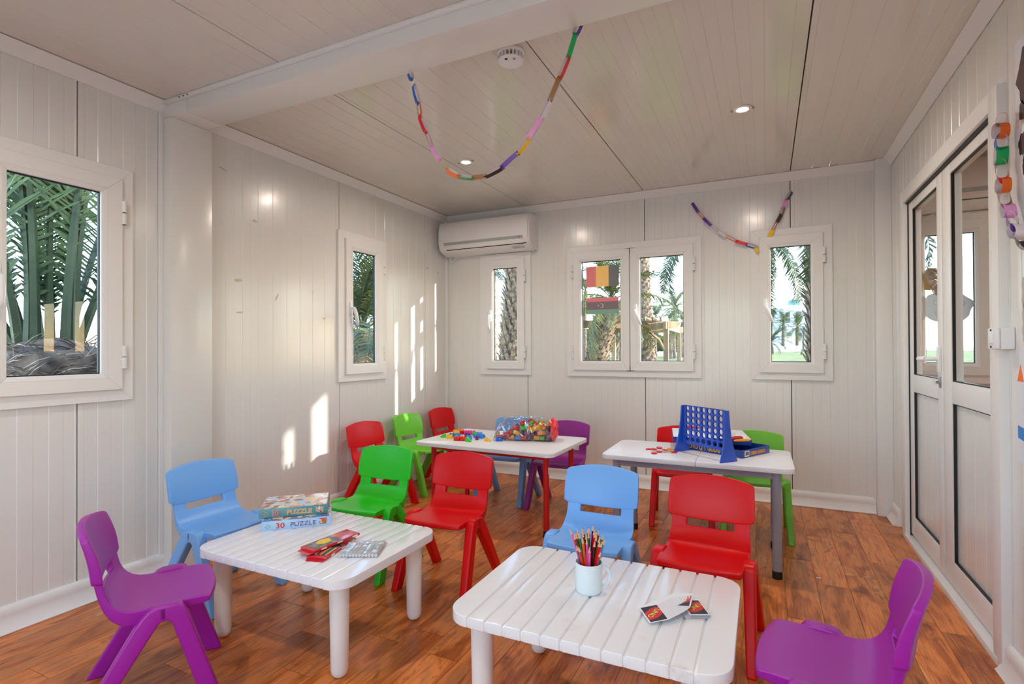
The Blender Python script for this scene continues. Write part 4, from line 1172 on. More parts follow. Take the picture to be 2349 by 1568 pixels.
LOOSE = [(-1.931, 2.976, 'slope', 'green', 20, 'green sloped toy block at the left end of the loose blocks', 0),
 (-1.866, 2.950, '2x2', 'yellow', 10, 'yellow square toy block with a blue one behind it, near the left end', 0),
 (-1.884, 3.010, '2x1', 'blue', 12, 'small blue toy block just behind the yellow square block', 0),
 (-1.852, 3.030, '2x1', 'light blue', 8, 'small light blue toy block next to the small blue one', 0),
 (-1.822, 2.958, '1x1', 'green', 30, 'tiny green toy block wedged left of the red pair', 0),
 (-1.784, 2.912, '2x2', 'red', 8, 'red toy block at the front, left of the pair', 0),
 (-1.748, 2.920, '2x2', 'red', -4, 'red toy block at the front, right of the pair', 0),
 (-1.735, 2.975, '2x2', 'light blue', 24, 'light blue square toy block behind the front red pair', 0),
 (-1.694, 2.900, 'slope', 'green', 176, 'green sloped toy block nearest the table edge', 0),
 (-1.905, 3.105, '2x2', 'yellow', 30, 'yellow toy block behind the blue ones on the left', 0),
 (-1.925, 3.160, '4x2', 'orange', 60, 'orange bar block at the back of the loose pile', 0),
 (-1.880, 3.135, '2x1', 'red', 75, 'red toy block leaning beside the orange bar', 0),
 (-1.830, 3.150, '4x2', 'pink', 15, 'long pink toy block at the back of the loose pile', 0),
 (-1.795, 3.060, '2x1', 'purple', 0, 'purple toy block below the long pink one', 0),
 (-1.770, 3.120, '2x1', 'green', 10, 'green toy block right of the long pink one', 0),
 (-1.700, 3.050, '4x2', 'light blue', -8, 'long light blue toy block in the middle of the table', 0),
 (-1.735, 3.115, '2x2', 'light blue', 20, 'light blue toy block standing behind the long blue one', 0),
 (-1.680, 2.985, '1x1', 'purple', 5, 'small purple toy block beside the light blue ones', 0),
 (-1.590, 2.960, 'slope', 'yellow', 190, 'yellow sloped toy block near the opening of the bag', 0),
 (-1.610, 3.160, '2x2', 'green', 15, 'green toy block behind the yellow one near the bag', 0),
 (-1.585, 3.120, '2x2', 'orange', 40, 'orange toy block stacked beside the bag opening', 0),
 (-1.600, 3.195, '2x2', 'pink', 30, 'pink toy block at the back beside the bag', 0),
 (-1.548, 3.085, '4x2', 'red', 20, 'long red toy block at the bag opening', 0),
 (-1.530, 3.005, '2x2', 'blue', 10, 'blue hollow toy block at the lip of the bag', 0)]
for x, y, k, c, rz, lab, dz in LOOSE: block(x, y, TZ3, k, c, rz, lab, 'loose toy blocks on the red-framed table', scale=1.18)

# the clear bag, lying on its side, its red base to the right
BAGA = R(14); bx, by = -1.395, 3.115
baxis = Vector((math.cos(BAGA), math.sin(BAGA), 0)); bside = Vector((-math.sin(BAGA), math.cos(BAGA), 0))
def bagP(s, t, z): return Vector((bx, by, TZ3)) + baxis * s + bside * t + Vector((0, 0, z))
rg = random.Random(21)
kinds = ['2x2', '2x1', '4x2', '2x2', 'wheel', '2x1', 'slope', '2x2']
cols = ['red', 'green', 'purple', 'yellow', 'blue', 'pink', 'orange', 'green', 'red', 'light blue', 'purple', 'red']
ci = 0
for lay in range(4):
    z = 0.008 + lay * 0.030
    s_lo = (-0.125, -0.105, -0.06, -0.015)[lay]
    n = (8, 7, 6, 4)[lay]
    for i in range(n):
        for j in range((3, 3, 2, 2)[lay]):
            s = s_lo + (0.155 - s_lo) * i / (n - 1) + rg.uniform(-.006, .006)
            tt = (j - ((3, 3, 2, 2)[lay] - 1) / 2) * 0.042 * (1 - .10 * lay) + rg.uniform(-.004, .004)
            kd = rg.choice(kinds); c = cols[(ci * 5 + rg.randint(0, 3)) % len(cols)]; ci += 1
            if kd == 'wheel': c = 'purple'
            if kd == '4x2' and (i in (0, n - 1)): kd = '2x2'
            p = bagP(s, tt, z + (0.012 if kd == 'wheel' else 0))
            where = ['at its open end', 'in its left half', 'in its middle', 'in its right half', 'at its red base'][min(4, int((s + .135) / .060))]; rowp = 'front' if tt < -.012 else ('back' if tt > .012 else 'middle')
            shp = {'2x2': 'square block', '2x1': 'small block', '4x2': 'long block', 'wheel': 'wheel', 'slope': 'sloped block'}[kd]
            block(p.x, p.y, p.z, kd, c, rg.uniform(0, 360), f'{c} {shp} in the clear bag {where}, {rowp} row, ' + ['bottom', 'second', 'third', 'top'][lay] + ' layer', 'toys inside the clear bag', rx=rg.uniform(-35, 35) if lay else rg.uniform(-6, 6), ry=rg.uniform(-35, 35) if lay else 0, scale=1.12)
bag = empty('toy_bag', bagP(0, 0, 0), BAGA, label='clear crinkled plastic bag full of toy blocks with a red base', cat='bag')
mb = MB(); ns, na = 34, 30
for i in range(ns + 1):
    q = i / ns
    s = -0.195 + 0.385 * q
    hz = 0.064 + 0.012 * math.sin(q * 3.0) if q > .12 else 0.064 * (q / .12) ** .5 * 0.92 + 0.003
    wy = 0.082 + 0.012 * math.sin(q * PI)
    if q < 0.12: wy = 0.088
    if q > .93: hz *= 1 - (q - .93) * 1.2
    for k in range(na):
        a = 2 * PI * k / na
        cr = 1 + rg.uniform(-.025, .025) + .03 * math.sin(9 * a + 14 * q)
        sgn = lambda v: (1 if v > 0 else -1) * abs(v) ** .72
        yy = wy * sgn(math.cos(a)) * cr; zz = hz + hz * sgn(math.sin(a)) * (cr if math.sin(a) > -.3 else 1)
        mb.v.append((s + rg.uniform(-.002, .002), yy, max(0.0008, zz)))
for i in range(ns):
    for k in range(na):
        a = i * na + k; b_ = i * na + (k + 1) % na
        mb.f.append((a, b_, b_ + na, a + na)); mb.m.append(0)
mb.build('film', M['film'], bag, recalc=True)
mb = MB()
mb.lathe([(0.0, 0.012), (0.03, 0.012), (0.055, 0.006), (0.068, -0.004), (0.0725, -0.016), (0.071, -0.024), (0.066, -0.018), (0.05, 0.0), (0.0, 0.004)], 26, Matrix.Translation((0.193, 0, 0.0735)) @ Matrix.Rotation(R(90), 4, 'Y') @ Matrix.Diagonal((1.0, 1.15, 1, 1)))
for i, v in enumerate(mb.v):
    a = math.atan2(v[2] - .0735, v[1]); mb.v[i] = (v[0] + .004 * math.sin(5 * a) , v[1], max(.001, v[2] + .002 * math.sin(7 * a)))
M['bagred'] = mat('soft_red_vinyl', srgb(236, 30, 36), 0.3, coat=0.4)
mb.build('red_base', M['bagred'], bag, smooth=True)

# ================================================================ connect game on the grey table
TZ4 = 0.523
M['gblue'] = mat('royal_blue_plastic', srgb(26, 78, 190), 0.3, coat=0.2)
game_rz = math.atan2(2.823 - 2.997, -0.189 + 0.400)
gm = empty('connect_game', (-0.400, 2.997, TZ4), game_rz, label='upright blue plastic four-in-a-row grid standing empty of discs', cat='board game')
# grid plates with round holes, local x along the grid
def grid_plate(y0, y1):
    mb = MB(); x0, x1, z0, z1 = -0.001, 0.277, 0.055, 0.253
    n = 20; px, pz = 0.0380, 0.0322
    hx = [0.024 + i * px for i in range(7)]; hz = [0.0765 + j * pz for j in range(6)]
    r = 0.0134
    # cell tiling: each cell is a rectangle with a circular hole, bridged by quads
    ex = [x0] + [(hx[i] + hx[i + 1]) / 2 for i in range(6)] + [x1]; ez = [z0] + [(hz[i] + hz[i + 1]) / 2 for i in range(5)] + [z1]
    for i in range(7):
        for j in range(6):
            ring_o, ring_i = [], []
            for k in range(n):
                a = 2 * PI * k / n + PI / 4; c, s = math.cos(a), math.sin(a)
                ring_i.append((hx[i] + r * c, hz[j] + r * s))
                tx = ((ex[i + 1] - hx[i]) / c) if c > 1e-9 else ((ex[i] - hx[i]) / c if c < -1e-9 else 1e9)
                tz = ((ez[j + 1] - hz[j]) / s) if s > 1e-9 else ((ez[j] - hz[j]) / s if s < -1e-9 else 1e9)
                tt = min(tx, tz); ring_o.append((hx[i] + tt * c, hz[j] + tt * s))
            # snap the nearest ray to each corner so that cells stay rectangular
            for cx_, cz_ in ((ex[i], ez[j]), (ex[i + 1], ez[j]), (ex[i + 1], ez[j + 1]), (ex[i], ez[j + 1])):
                m_ = min(range(n), key=lambda q: (ring_o[q][0] - cx_) ** 2 + (ring_o[q][1] - cz_) ** 2)
                ring_o[m_] = (cx_, cz_)
            vs = [(p[0], y0, p[1]) for p in ring_o] + [(p[0], y0, p[1]) for p in ring_i] + [(p[0], y1, p[1]) for p in ring_o] + [(p[0], y1, p[1]) for p in ring_i]
            fs = []
            for k in range(n):
                l = (k + 1) % n
                fs += [(k, l, n + l, n + k), (2 * n + k, 3 * n + k, 3 * n + l, 2 * n + l), (n + k, n + l, 3 * n + l, 3 * n + k)]
            mb.add(vs, fs)
    return mb
for yy in (-0.0046, 0.0032):
    grid_plate(yy, yy + 0.0014).build('grid_plate', M['gblue'], gm)
mb = MB(); mb.box(-0.001, 0.277, -0.0045, 0.0045, 0.050, 0.0552); mb.build('slide_bar', M['gblue'], gm, bevel=0.001)
for i in range(8):
    xx = 0.005 + i * 0.038
    if i in (0, 7): xx = (0.001, 0.2735)[i == 7]
    mb = MB(); mb.box(xx - .0012, xx + .0012, -0.0031, 0.0031, 0.056, 0.252); mb.build('divider', M['gblue'], gm)
mb = MB(); mb.box(-0.004, 0.280, -0.0062, -0.0048, 0.050, 0.060); mb.build('lower_edge', M['gblue'], gm)
for xa, s in ((-0.010, -1), (0.286, 1)):
    mb = MB()
    prof = [(-0.056, 0), (0.056, 0), (0.040, 0.045), (0.026, 0.10), (0.017, 0.17), (0.014, 0.251), (-0.014, 0.251), (-0.017, 0.17), (-0.026, 0.10), (-0.040, 0.045)]
    mb.prism(prof, lambda a, b: Vector((xa - .005 + s * 0.012 * (1 - b / .25), a, b)), lambda a, b: Vector((xa + .005 + s * 0.012 * (1 - b / .25), a, b)))
    mb.build('side_support', M['gblue'], gm, bevel=0.0015)
M['disc_y'] = mat('yellow_disc_plastic', srgb(246, 168, 16), 0.3)
M['disc_r'] = mat('red_disc_plastic', srgb(214, 18, 28), 0.3)
DISC = [(-0.590, 2.975, 0, 'r', 'red game disc lying farthest left of the small pile'), (-0.563, 2.990, 0, 'y', 'yellow game disc at the back left of the pile'), (-0.556, 2.948, .0058, 'r', 'red game disc overlapping beside the left-hand yellow one'), (-0.530, 2.965, .0116, 'r', 'red game disc in the middle of the pile, uppermost'), (-0.523, 2.925, 0.0, 'r', 'red game disc at the front middle of the pile'), (-0.541, 2.870, 0, 'r', 'red game disc lying alone in front of the pile'), (-0.497, 2.945, .0058, 'r', 'red game disc leaning on its right neighbours'), (-0.478, 2.985, .0060, 'y', 'yellow game disc, larger looking, at the right back'), (-0.466, 2.955, .0118, 'y', 'yellow game disc on top at the right of the pile'), (-0.447, 2.940, 0, 'r', 'red game disc at the right end of the pile')]
for i, (x, y, dz, c, lab) in enumerate(DISC):
    t = empty('game_disc', (x, y, TZ4 + dz + .0002), label=lab, cat='game disc', group='loose game discs')
    if dz: t.rotation_euler = (R(6 if i % 2 else -5), R(4), 0); t.location.z += .002
    mb = MB(); mb.lathe([(0, 0), (0.0148, 0), (0.0158, 0.001), (0.0158, 0.0045), (0.0148, 0.0055), (0.0115, 0.0055), (0.0108, 0.0045), (0, 0.0045)], 24); mb.build('disc', M['disc_' + c], t, smooth=True, auto=50)
# box base
gb = empty('game_box', (-0.112, 2.926, TZ4), R(61), label='open dark blue cardboard game box with orange lettering on its sides', cat='box')
M['gcard'] = mat('blue_game_card', srgb(24, 66, 152), 0.3, coat=0.3)
M['gcard_in'] = mat('blue_game_card_inside', srgb(30, 60, 140), 0.6)
W_, D_, H_ = 0.255, 0.40, 0.040
mb = MB()
mb.box(0, W_, 0, D_, 0, 0.002); mb.build('base', M['gcard_in'], gb)
for (a, b, c, d) in ((0, W_, 0, 0.0022), (0, W_, D_ - .0022, D_), (0, 0.0022, .0022, D_ - .0022), (W_ - .0022, W_, .0022, D_ - .0022)):
    mb = MB(); mb.box(a, b, c, d, 0.002, H_); mb.build('side', M['gcard'], gb, bevel=0.0005)
mb = MB(); mb.box(0.02, 0.062, -0.0006, -0.0001, 0.006, 0.034); mb.build('barcode_label', M['ink_white'], gb)
mb = MB()
for i in range(11): mb.box(0.026 + i * .003, 0.0275 + i * .003 + (i % 3) * .0004, -0.0009, -0.0006, 0.011, 0.030)
bc = mb.build('bars', M['ink_blk'], gb); bc['kind'] = 'stuff'
text_mesh('LVERNO GUARDO', 0.024, Matrix.Translation((0.072, -0.0006, 0.010)) @ FRONT, 'lettering', M['ink_org'], gb, offset=0.0008, sx=0.70)
LEFTM = Matrix.Translation((-0.0006, D_ - 0.01, 0.010)) @ Matrix.Rotation(R(-90), 4, 'Z') @ FRONT
text_mesh('INT NOTO Q T GUDG PNQ', 0.036, LEFTM, 'lettering_outline', M['ink_red'], gb, offset=0.0016, sx=0.73)
text_mesh('INT NOTO Q T GUDG PNQ', 0.036, Matrix.Translation((-.0007, 0, 0)) @ LEFTM, 'lettering', M['ink_yel'], gb, offset=0.0004, sx=0.73)
# inner tray lying across it
def P2(u, v): return Vector((u, v))
cA, cB = P2(-0.520, 3.345), P2(-0.068, 3.090)   # two opposite corners
tray = empty('game_tray', ((cA.x + cB.x) / 2 - .005, (cA.y + cB.y) / 2 + .012, TZ4 + H_ + 0.0006), R(-52 + 180), label='white moulded tray in a blue lid lying askew across the open game box', cat='tray')
dv = cB - cA; dl = dv.length; ang = math.atan2(dv.y, dv.x)
TW = 0.40; TD = math.sqrt(max(0.01, dl * dl - TW * TW))
tray.rotation_euler = (0, 0, ang + math.atan2(TD, TW))
mb = MB()
for (a, b, c, d) in ((-TW / 2, TW / 2, -TD / 2, -TD / 2 + .002), (-TW / 2, TW / 2, TD / 2 - .002, TD / 2), (-TW / 2, -TW / 2 + .002, -TD / 2, TD / 2), (TW / 2 - .002, TW / 2, -TD / 2, TD / 2)): mb.box(a, b, c, d, 0, 0.030)
mb.build('blue_rim', M['gcard'], tray)
mb = MB()
mb.box(-TW / 2 + .002, TW / 2 - .002, -TD / 2 + .002, TD / 2 - .002, 0.000, 0.012)
for (a, b, c, d) in ((-TW / 2 + .002, TW / 2 - .002, -TD / 2 + .002, -TD / 2 + .035), (-TW / 2 + .002, TW / 2 - .002, TD / 2 - .035, TD / 2 - .002), (-TW / 2 + .002, -TW / 2 + .05, -TD / 2 + .035, TD / 2 - .035), (TW / 2 - .05, TW / 2 - .002, -TD / 2 + .035, TD / 2 - .035), (-.01, .01, -TD / 2 + .035, TD / 2 - .035)): mb.box(a, b, c, d, 0.012, 0.0315)
mb.build('white_insert', M['white_plastic'], tray, bevel=0.002, weld=False)
M['redbag'] = mat('red_packet_film', srgb(206, 20, 40), 0.2, coat=0.8)
t = empty('disc_packet', (-0.140, 3.035, TZ4 + H_ + 0.033), R(40), label='red film packet of game discs with white print on the tray', cat='packet')
mb = MB(); mb.tube([(-.035, 0, .011), (-.030, 0, .011), (-.018, 0, .012), (0.018, 0, .012), (0.028, 0, .011), (.034, 0, .011)], [.003, .009, .0125, .0125, .009, .003], 14); mb.build('film', M['redbag'], t, smooth=True)
text_mesh('DISCOS', 0.010, Matrix.Translation((-.018, -.0068, .0210)) @ Matrix.Rotation(R(38), 4, 'X'), 'lettering', M['ink_white'], t, extrude=.0002)
M['sauce'] = mat('orange_tube', srgb(244, 160, 30), 0.3)
t = empty('disc_tube', (-0.118, 3.000, TZ4 + H_ + 0.033), R(34), label='slim orange tube of game discs beside the red packet', cat='tube')
mb = MB(); mb.tube([(-.045, 0, .006), (-.035, 0, .007), (.030, 0, .008), (.042, 0, .007), (.048, 0, .006)], [.002, .006, .0075, .006, .002], 12); mb.build('film', M['sauce'], t, smooth=True)

# ================================================================ paper chains
PAPER = {'blue': (20, 104, 190), 'orange': (244, 110, 24), 'red': (222, 20, 20), 'pink': (226, 150, 208), 'yellow': (250, 204, 30), 'green': (14, 166, 86), 'brown': (146, 104, 52), 'black': (52, 46, 42), 'purple': (88, 34, 150), 'white': (226, 218, 224), 'gold': (124, 88, 34)}
def paper_mat(c, v):
    m = mat(c + '_paper', srgb(*v), 0.35, coat=0.2)
    return m
for c, v in PAPER.items(): M['pp_' + c] = paper_mat(c, v)
def link_mesh(a, b, n, width, bulge, ph):
    """one loop of paper strip from a to b; n = facing direction"""
    a, b, n = Vector(a), Vector(b), Vector(n).normalized()
    d = (b - a); L = d.length; d.normalize()
    s = d.cross(n).normalized()
    n2 = (n * math.cos(ph) + s * math.sin(ph)).normalized(); s2 = d.cross(n2).normalized()
    mb = MB(); K = 22; o0 = 0
    L += 0.012; a = a - d * 0.006
    th = 0.0005
    ringv = []
    for k in range(K):
        t = 2 * PI * k / K
        c = math.cos(t); si = math.sin(t)
        pos = a + d * (L / 2 - L / 2 * (abs(c) ** .8) * (1 if c > 0 else -1)) + n2 * (bulge * (abs(si) ** .7) * (1 if si > 0 else -1))
        nr = (n2 * si * 3 - d * c).normalized()
        ringv.append((pos, nr))
    for pos, nr in ringv:
        for q in (-1, 1):
            for u in (0, 1):
                mb.v.append(tuple(pos + s2 * (width / 2 * q) - nr * (th * u)))
    for k in range(K):
        i = 4 * k; j = 4 * ((k + 1) % K)
        # i: q=-1,u0 ; i+1: q=-1,u1 ; i+2: q=1,u0 ; i+3: q=1,u1
        mb.f += [(i, i + 2, j + 2, j), (i + 1, j + 1, j + 3, i + 3), (i, j, j + 1, i + 1), (i + 2, i + 3, j + 3, j + 2)]
    mb.m = [0, 1, 0, 0] * K
    return mb
def garland(label, pts, cols, n, width, bulge, seed, group='paper chains'):
    g = empty('paper_chain', pts[0], label=label, cat='garland', group=group)
    rg = random.Random(seed)
    o = Vector(pts[0])
    for i in range(len(pts) - 1):
        a = Vector(pts[i]) - o; b = Vector(pts[i + 1]) - o
        ph = 0.35 + rg.uniform(-.25, .25) if i % 2 == 0 else PI / 2 - 0.25 + rg.uniform(-.25, .25)
        ob = link_mesh(a, b, n, width, bulge * rg.uniform(.8, 1.3), ph).build('link', [M['pp_' + cols[i]], M['pp_white']], g, smooth=True, auto=60)
        ob['label'] = cols[i] + ' paper link'
    return g
G1 = [(-1.33, 2.234), (-1.321, 2.206), (-1.308, 2.173), (-1.287, 2.097), (-1.279, 2.042), (-1.248, 1.97), (-1.222, 1.908), (-1.184, 1.847), (-1.147, 1.799), (-1.096, 1.767), (-1.029, 1.751), (-0.976, 1.75), (-0.902, 1.773), (-0.838, 1.815), (-0.79, 1.866), (-0.739, 1.93), (-0.705, 1.99), (-0.668, 2.062), (-0.633, 2.133), (-0.608, 2.205), (-0.588, 2.242)]
C1 = ['blue', 'white', 'blue', 'orange', 'red', 'pink', 'pink', 'yellow', 'orange', 'green', 'brown', 'black', 'purple', 'yellow', 'pink', 'white', 'brown', 'red', 'green', 'purple']
garland('long coloured paper chain hanging in a curve from the ceiling beam', [(x, 1.805, z) for x, z in G1], C1, (0, -1, 0), 0.018, 0.008, 2)
G2 = [(-0.485, 2.153), (-0.447, 2.088), (-0.408, 2.035), (-0.362, 1.981), (-0.306, 1.932), (-0.256, 1.889), (-0.189, 1.847), (-0.122, 1.818), (-0.062, 1.792), (-0.044, 1.756)]
garland('paper chain sloping down the back wall towards the right window', [(x, YB - .035, z) for x, z in G2], ['purple', 'orange', 'purple', 'pink', 'white', 'orange', 'red', 'blue', 'yellow'], (0, -1, 0), 0.022, 0.010, 4)
G3 = [(0.026, 1.862), (0.048, 1.908), (0.075, 1.96), (0.098, 2.004), (0.115, 2.057), (0.133, 2.102), (0.163, 2.153)]
garland('short paper chain rising from the top of the right window', [(x, YB - .035, z) for x, z in G3], ['yellow', 'red', 'black', 'brown', 'pink', 'black'], (0, -1, 0), 0.026, 0.010, 7)
G4 = [(2.227, 1.832), (2.238, 1.803), (2.241, 1.766), (2.235, 1.725), (2.245, 1.681), (2.222, 1.622), (2.227, 1.584), (2.197, 1.53), (2.176, 1.495), (2.140, 1.45), (2.105, 1.418), (2.055, 1.384), (2.0, 1.366), (1.93, 1.366), (1.86, 1.385), (1.79, 1.42)]
garland('crumpled paper chain hanging on the right wall beside the door', [(XR - 0.034, y, z) for y, z in G4], ['orange', 'orange', 'blue', 'green', 'red', 'orange', 'gold', 'pink', 'purple', 'white', 'black', 'orange', 'blue', 'red', 'yellow'], (-1, 0, 0), 0.032, 0.014, 9)

# ================================================================ wall things on the right
t = empty('light_switch', (XR, 2.295, 1.075), label='white surface light switch box beside the door frame', cat='light switch')
mb = MB(); mb.box(-0.036, 0, -0.045, 0.045, 0, 0.072); mb.build('back_box', M['white_plastic'], t, bevel=0.004)
mb = MB(); mb.box(-0.044, -0.037, -0.043, 0.043, 0.001, 0.071); mb.build('face_plate', M['white_plastic'], t, bevel=0.003)
mb = MB(); mb.box(-0.050, -0.044, -0.006, 0.022, 0.018, 0.056, Matrix.Rotation(R(3), 4, 'Y')); mb.build('rocker', M['white_plastic'], t, bevel=0.002)
for z in (0.008, 0.064):
    mb = MB(); mb.tube([(-0.0442, 0.01, z), (-0.0465, 0.01, z)], 0.0035, 10); mb.build('screw', M['cap'], t)
M['sheet'] = mat('drawing_paper', srgb(222, 224, 232), 0.6)
M['sheet_grey'] = mat('greyish_paper', srgb(190, 182, 176), 0.6)
M['crayon_dark'] = mat('dark_red_crayon', srgb(64, 22, 26), 0.6)
M['crayon_or'] = mat('orange_paper_cut', srgb(244, 112, 28), 0.5)
M['crayon_gr'] = mat('green_paper_cut', srgb(140, 190, 110), 0.5)
M['crayon_bl'] = mat('blue_paper_cut', srgb(40, 130, 210), 0.5)
def sheet(y1, z1, w, h, m, label, shapes, wav=0.0):
    """sheet on the right wall: y1 = edge nearest the door; shapes in (dy from edge, z) coordinates"""
    t = empty('wall_drawing', (XR, y1, z1 - h), label=label, cat='drawing', group="children's drawings on the right wall")
    n = 14; mb = MB()
    le = [(-(0.0 + wav * math.sin(i * 1.9) * .5 + wav * .5), h * i / n) for i in range(n + 1)]
    poly = le + [(-w, h), (-w, 0)]
    mb.prism(poly, lambda a, b: Vector((-0.0012, a, b)), lambda a, b: Vector((-0.0018, a, b))); mb.build('paper', m, t)
    for k, (name, poly, mm) in enumerate(shapes):
        mb = MB(); mb.prism(poly, lambda a, b: Vector((-0.0019, -a, b)), lambda a, b: Vector((-0.0024, -a, b))); mb.build(name, mm, t)
    return t
blob = lambda cx, cz, rx, rz, s, n=18: [(cx + rx * math.cos(2 * PI * i / n) * (1 + .15 * math.sin(i * s)), cz + rz * math.sin(2 * PI * i / n) * (1 + .12 * math.cos(i * s * 1.3))) for i in range(n)]
sheet(2.228, 2.05, 0.28, 0.25, M['sheet'], 'topmost wall drawing, scribbled dark red, cut at the picture edge', [('scribble', blob(0.11, 0.12, 0.09, 0.10, 2.3), M['crayon_dark']), ('scribble', blob(0.05, 0.02, 0.02, 0.03, 1.3), M['ink_blk'])], 0.006)
sheet(2.222, 1.775, 0.30, 0.32, M['sheet'], 'white drawing with a black figure below the dark red one', [('head_scribble', blob(0.045, 0.26, 0.028, 0.035, 1.7), M['crayon_dark']), ('body_scribble', blob(0.055, 0.19, 0.010, 0.03, 2.9), M['ink_blk'])], 0.004)
sheet(2.195, 1.30, 0.28, 0.20, M['sheet_grey'], 'torn greyish paper below the paper chain', [('pencil_line', [(0.03, 0.17), (0.035, 0.175), (0.02, 0.11), (0.04, 0.05), (0.036, 0.05), (0.015, 0.11)], M['ink_blk'])], 0.010)
sheet(2.245, 1.078, 0.30, 0.36, M['sheet'], 'white collage sheet with orange triangle and blue band', [('orange_triangle', [(0.012, 0.255), (0.060, 0.255), (0.038, 0.31)], M['crayon_or']), ('green_triangle', [(0.075, 0.16), (0.12, 0.12), (0.085, 0.19)], M['crayon_gr']), ('blue_band', [(0.015, 0.075), (0.10, 0.065), (0.10, 0.105), (0.015, 0.115)], M['crayon_bl'])], 0.008)

# flags taped on the window glass
M['flag_r'] = glass_mat('x', (1, 1, 1, 1))
def flag_mat(name, c, alpha=0.30):
    m = bpy.data.materials.new(name); m.use_nodes = True
    nt = m.node_tree; nt.nodes.clear()
    o = nt.nodes.new('ShaderNodeOutputMaterial'); d = nt.nodes.new('ShaderNodeBsdfDiffuse'); tr = nt.nodes.new('ShaderNodeBsdfTranslucent'); mx = nt.nodes.new('ShaderNodeMixShader')
    d.inputs['Color'].default_value = c; tr.inputs['Color'].default_value = c; mx.inputs[0].default_value = alpha
    nt.links.new(d.outputs[0], mx.inputs[1]); nt.links.new(tr.outputs[0], mx.inputs[2]); nt.links.new(mx.outputs[0], o.inputs['Surface'])
    return m
FM = {k: flag_mat('flag_' + k, srgb(*v)) for k, v in dict(red=(236, 158, 162), yellow=(246, 214, 150), black=(150, 146, 148), green=(158, 190, 176), white=(242, 240, 236), grey=(158, 142, 146)).items()}
bpy.data.materials.remove(M.pop('flag_r'))
YG = YB - 0.0015
t = empty('paper_flag', (-1.318, YG, 1.577), R(0), label='red, yellow and black striped flag print taped to the window glass', cat='flag', group='flag prints on the window')
t.rotation_euler = (0, R(0), 0)
for a, b, c in ((0, 0.080, 'red'), (0.080, 0.185, 'yellow'), (0.185, 0.268, 'black')):
    mb = MB(); sk = 0.004 * a / .27, 0.004 * b / .27
    mb.add([(a, 0, 0), (b, 0, 0.002), (b, 0, 0.168), (a, 0, 0.166), (a, -.0004, 0), (b, -.0004, 0.002), (b, -.0004, 0.168), (a, -.0004, 0.166)], [(0, 1, 2, 3), (7, 6, 5, 4), (0, 4, 5, 1), (2, 6, 7, 3)]); mb.build('stripe', FM[c], t)
t = empty('paper_flag', (-1.318, YG, 1.358), label='red, black and green flag print with crescent and star on the window glass', cat='flag', group='flag prints on the window')
for a, b, c in ((0.100, 0.132, 'red'), (0.036, 0.100, 'grey'), (0.0, 0.036, 'green')):
    mb = MB(); mb.box(0, 0.264, -.0004, 0, a, b); mb.build('stripe', FM[c], t)
mb = MB(); K = 20
out = [(0.130 + 0.017 * math.cos(R(50 + 260 * k / K)), 0.068 + 0.017 * math.sin(R(50 + 260 * k / K))) for k in range(K + 1)]
out = [(0.126 - 0.017 * math.cos(R(50 + 260 * k / K)), 0.068 + 0.017 * math.sin(R(50 + 260 * k / K))) for k in range(K + 1)]
inn = [(0.1225 - 0.0135 * math.cos(R(62 + 236 * k / K)), 0.068 + 0.0135 * math.sin(R(62 + 236 * k / K))) for k in range(K + 1)]
for k in range(K):
    mb.add([(out[k][0], -.0006, out[k][1]), (out[k + 1][0], -.0006, out[k + 1][1]), (inn[k + 1][0], -.0006, inn[k + 1][1]), (inn[k][0], -.0006, inn[k][1])], [(0, 1, 2, 3)])
mb.build('crescent', FM['white'], t)
mb = MB(); st = [((0.100 + (0.0095 if k % 2 == 0 else 0.004) * math.cos(R(180 + 36 * k))), 0.068 + (0.0095 if k % 2 == 0 else 0.004) * math.sin(R(180 + 36 * k))) for k in range(10)]
mb.add([(a, -.0006, b) for a, b in st], [tuple(range(10))]); mb.build('star', FM['white'], t)
# foil balloon and drawing taped on the next room's window
M['foil'] = mat('crumpled_foil', srgb(196, 188, 176), 0.18, metal=0.85)
YGn = YB - 0.04
t = empty('foil_balloon', (0.985, YGn, 1.50), label='crumpled silver and gold foil hanging on the next room window', cat='foil balloon')
rg = random.Random(8); mb = MB(); K = 16; J = 7
for j in range(J + 1):
    for k in range(K):
        a = 2 * PI * k / K; r = (0.088 + .02 * math.sin(3 * a)) * math.sin(PI * j / J) + .001
        mb.v.append((r * math.cos(a) + rg.uniform(-.006, .006), -0.030 * math.cos(PI * j / J) * .6 + rg.uniform(-.006, .006), 1.05 * r * math.sin(a) + rg.uniform(-.006, .006)))
for j in range(J):
    for k in range(K): mb.f.append((j * K + k, j * K + (k + 1) % K, (j + 1) * K + (k + 1) % K, (j + 1) * K + k)); mb.m.append(0)
mb.build('foil', M['foil'], t)
mb = MB(); mb.add([(-0.09, 0, -0.06), (-0.055, 0, -0.065), (-0.065, 0, 0.05), (-0.095, 0, 0.04), (-0.09, -.004, -0.06), (-0.055, -.004, -0.065), (-0.065, -.004, 0.05), (-0.095, -.004, 0.04)], [(0, 1, 2, 3), (7, 6, 5, 4), (0, 4, 5, 1), (2, 6, 7, 3), (1, 5, 6, 2), (3, 7, 4, 0)]); mb.build('gold_edge', mat('gold_foil', srgb(214, 180, 96), 0.25, metal=0.8), t)
FM['sheet'] = flag_mat('taped_drawing_paper', srgb(206, 206, 204), 0.55); FM['pencil'] = flag_mat('pale_pencil', srgb(140, 160, 185), 0.4)
t = empty('taped_drawing', (1.015, YGn + .012, 1.33), label='pale cut-out drawing taped to the next room window', cat='drawing')
mb = MB(); pts = [(0.125 * math.cos(a) * (1 + .07 * math.sin(6 * a)), 0.105 * math.sin(a) * (1 + .08 * math.cos(5 * a))) for a in [2 * PI * i / 40 for i in range(40)]]
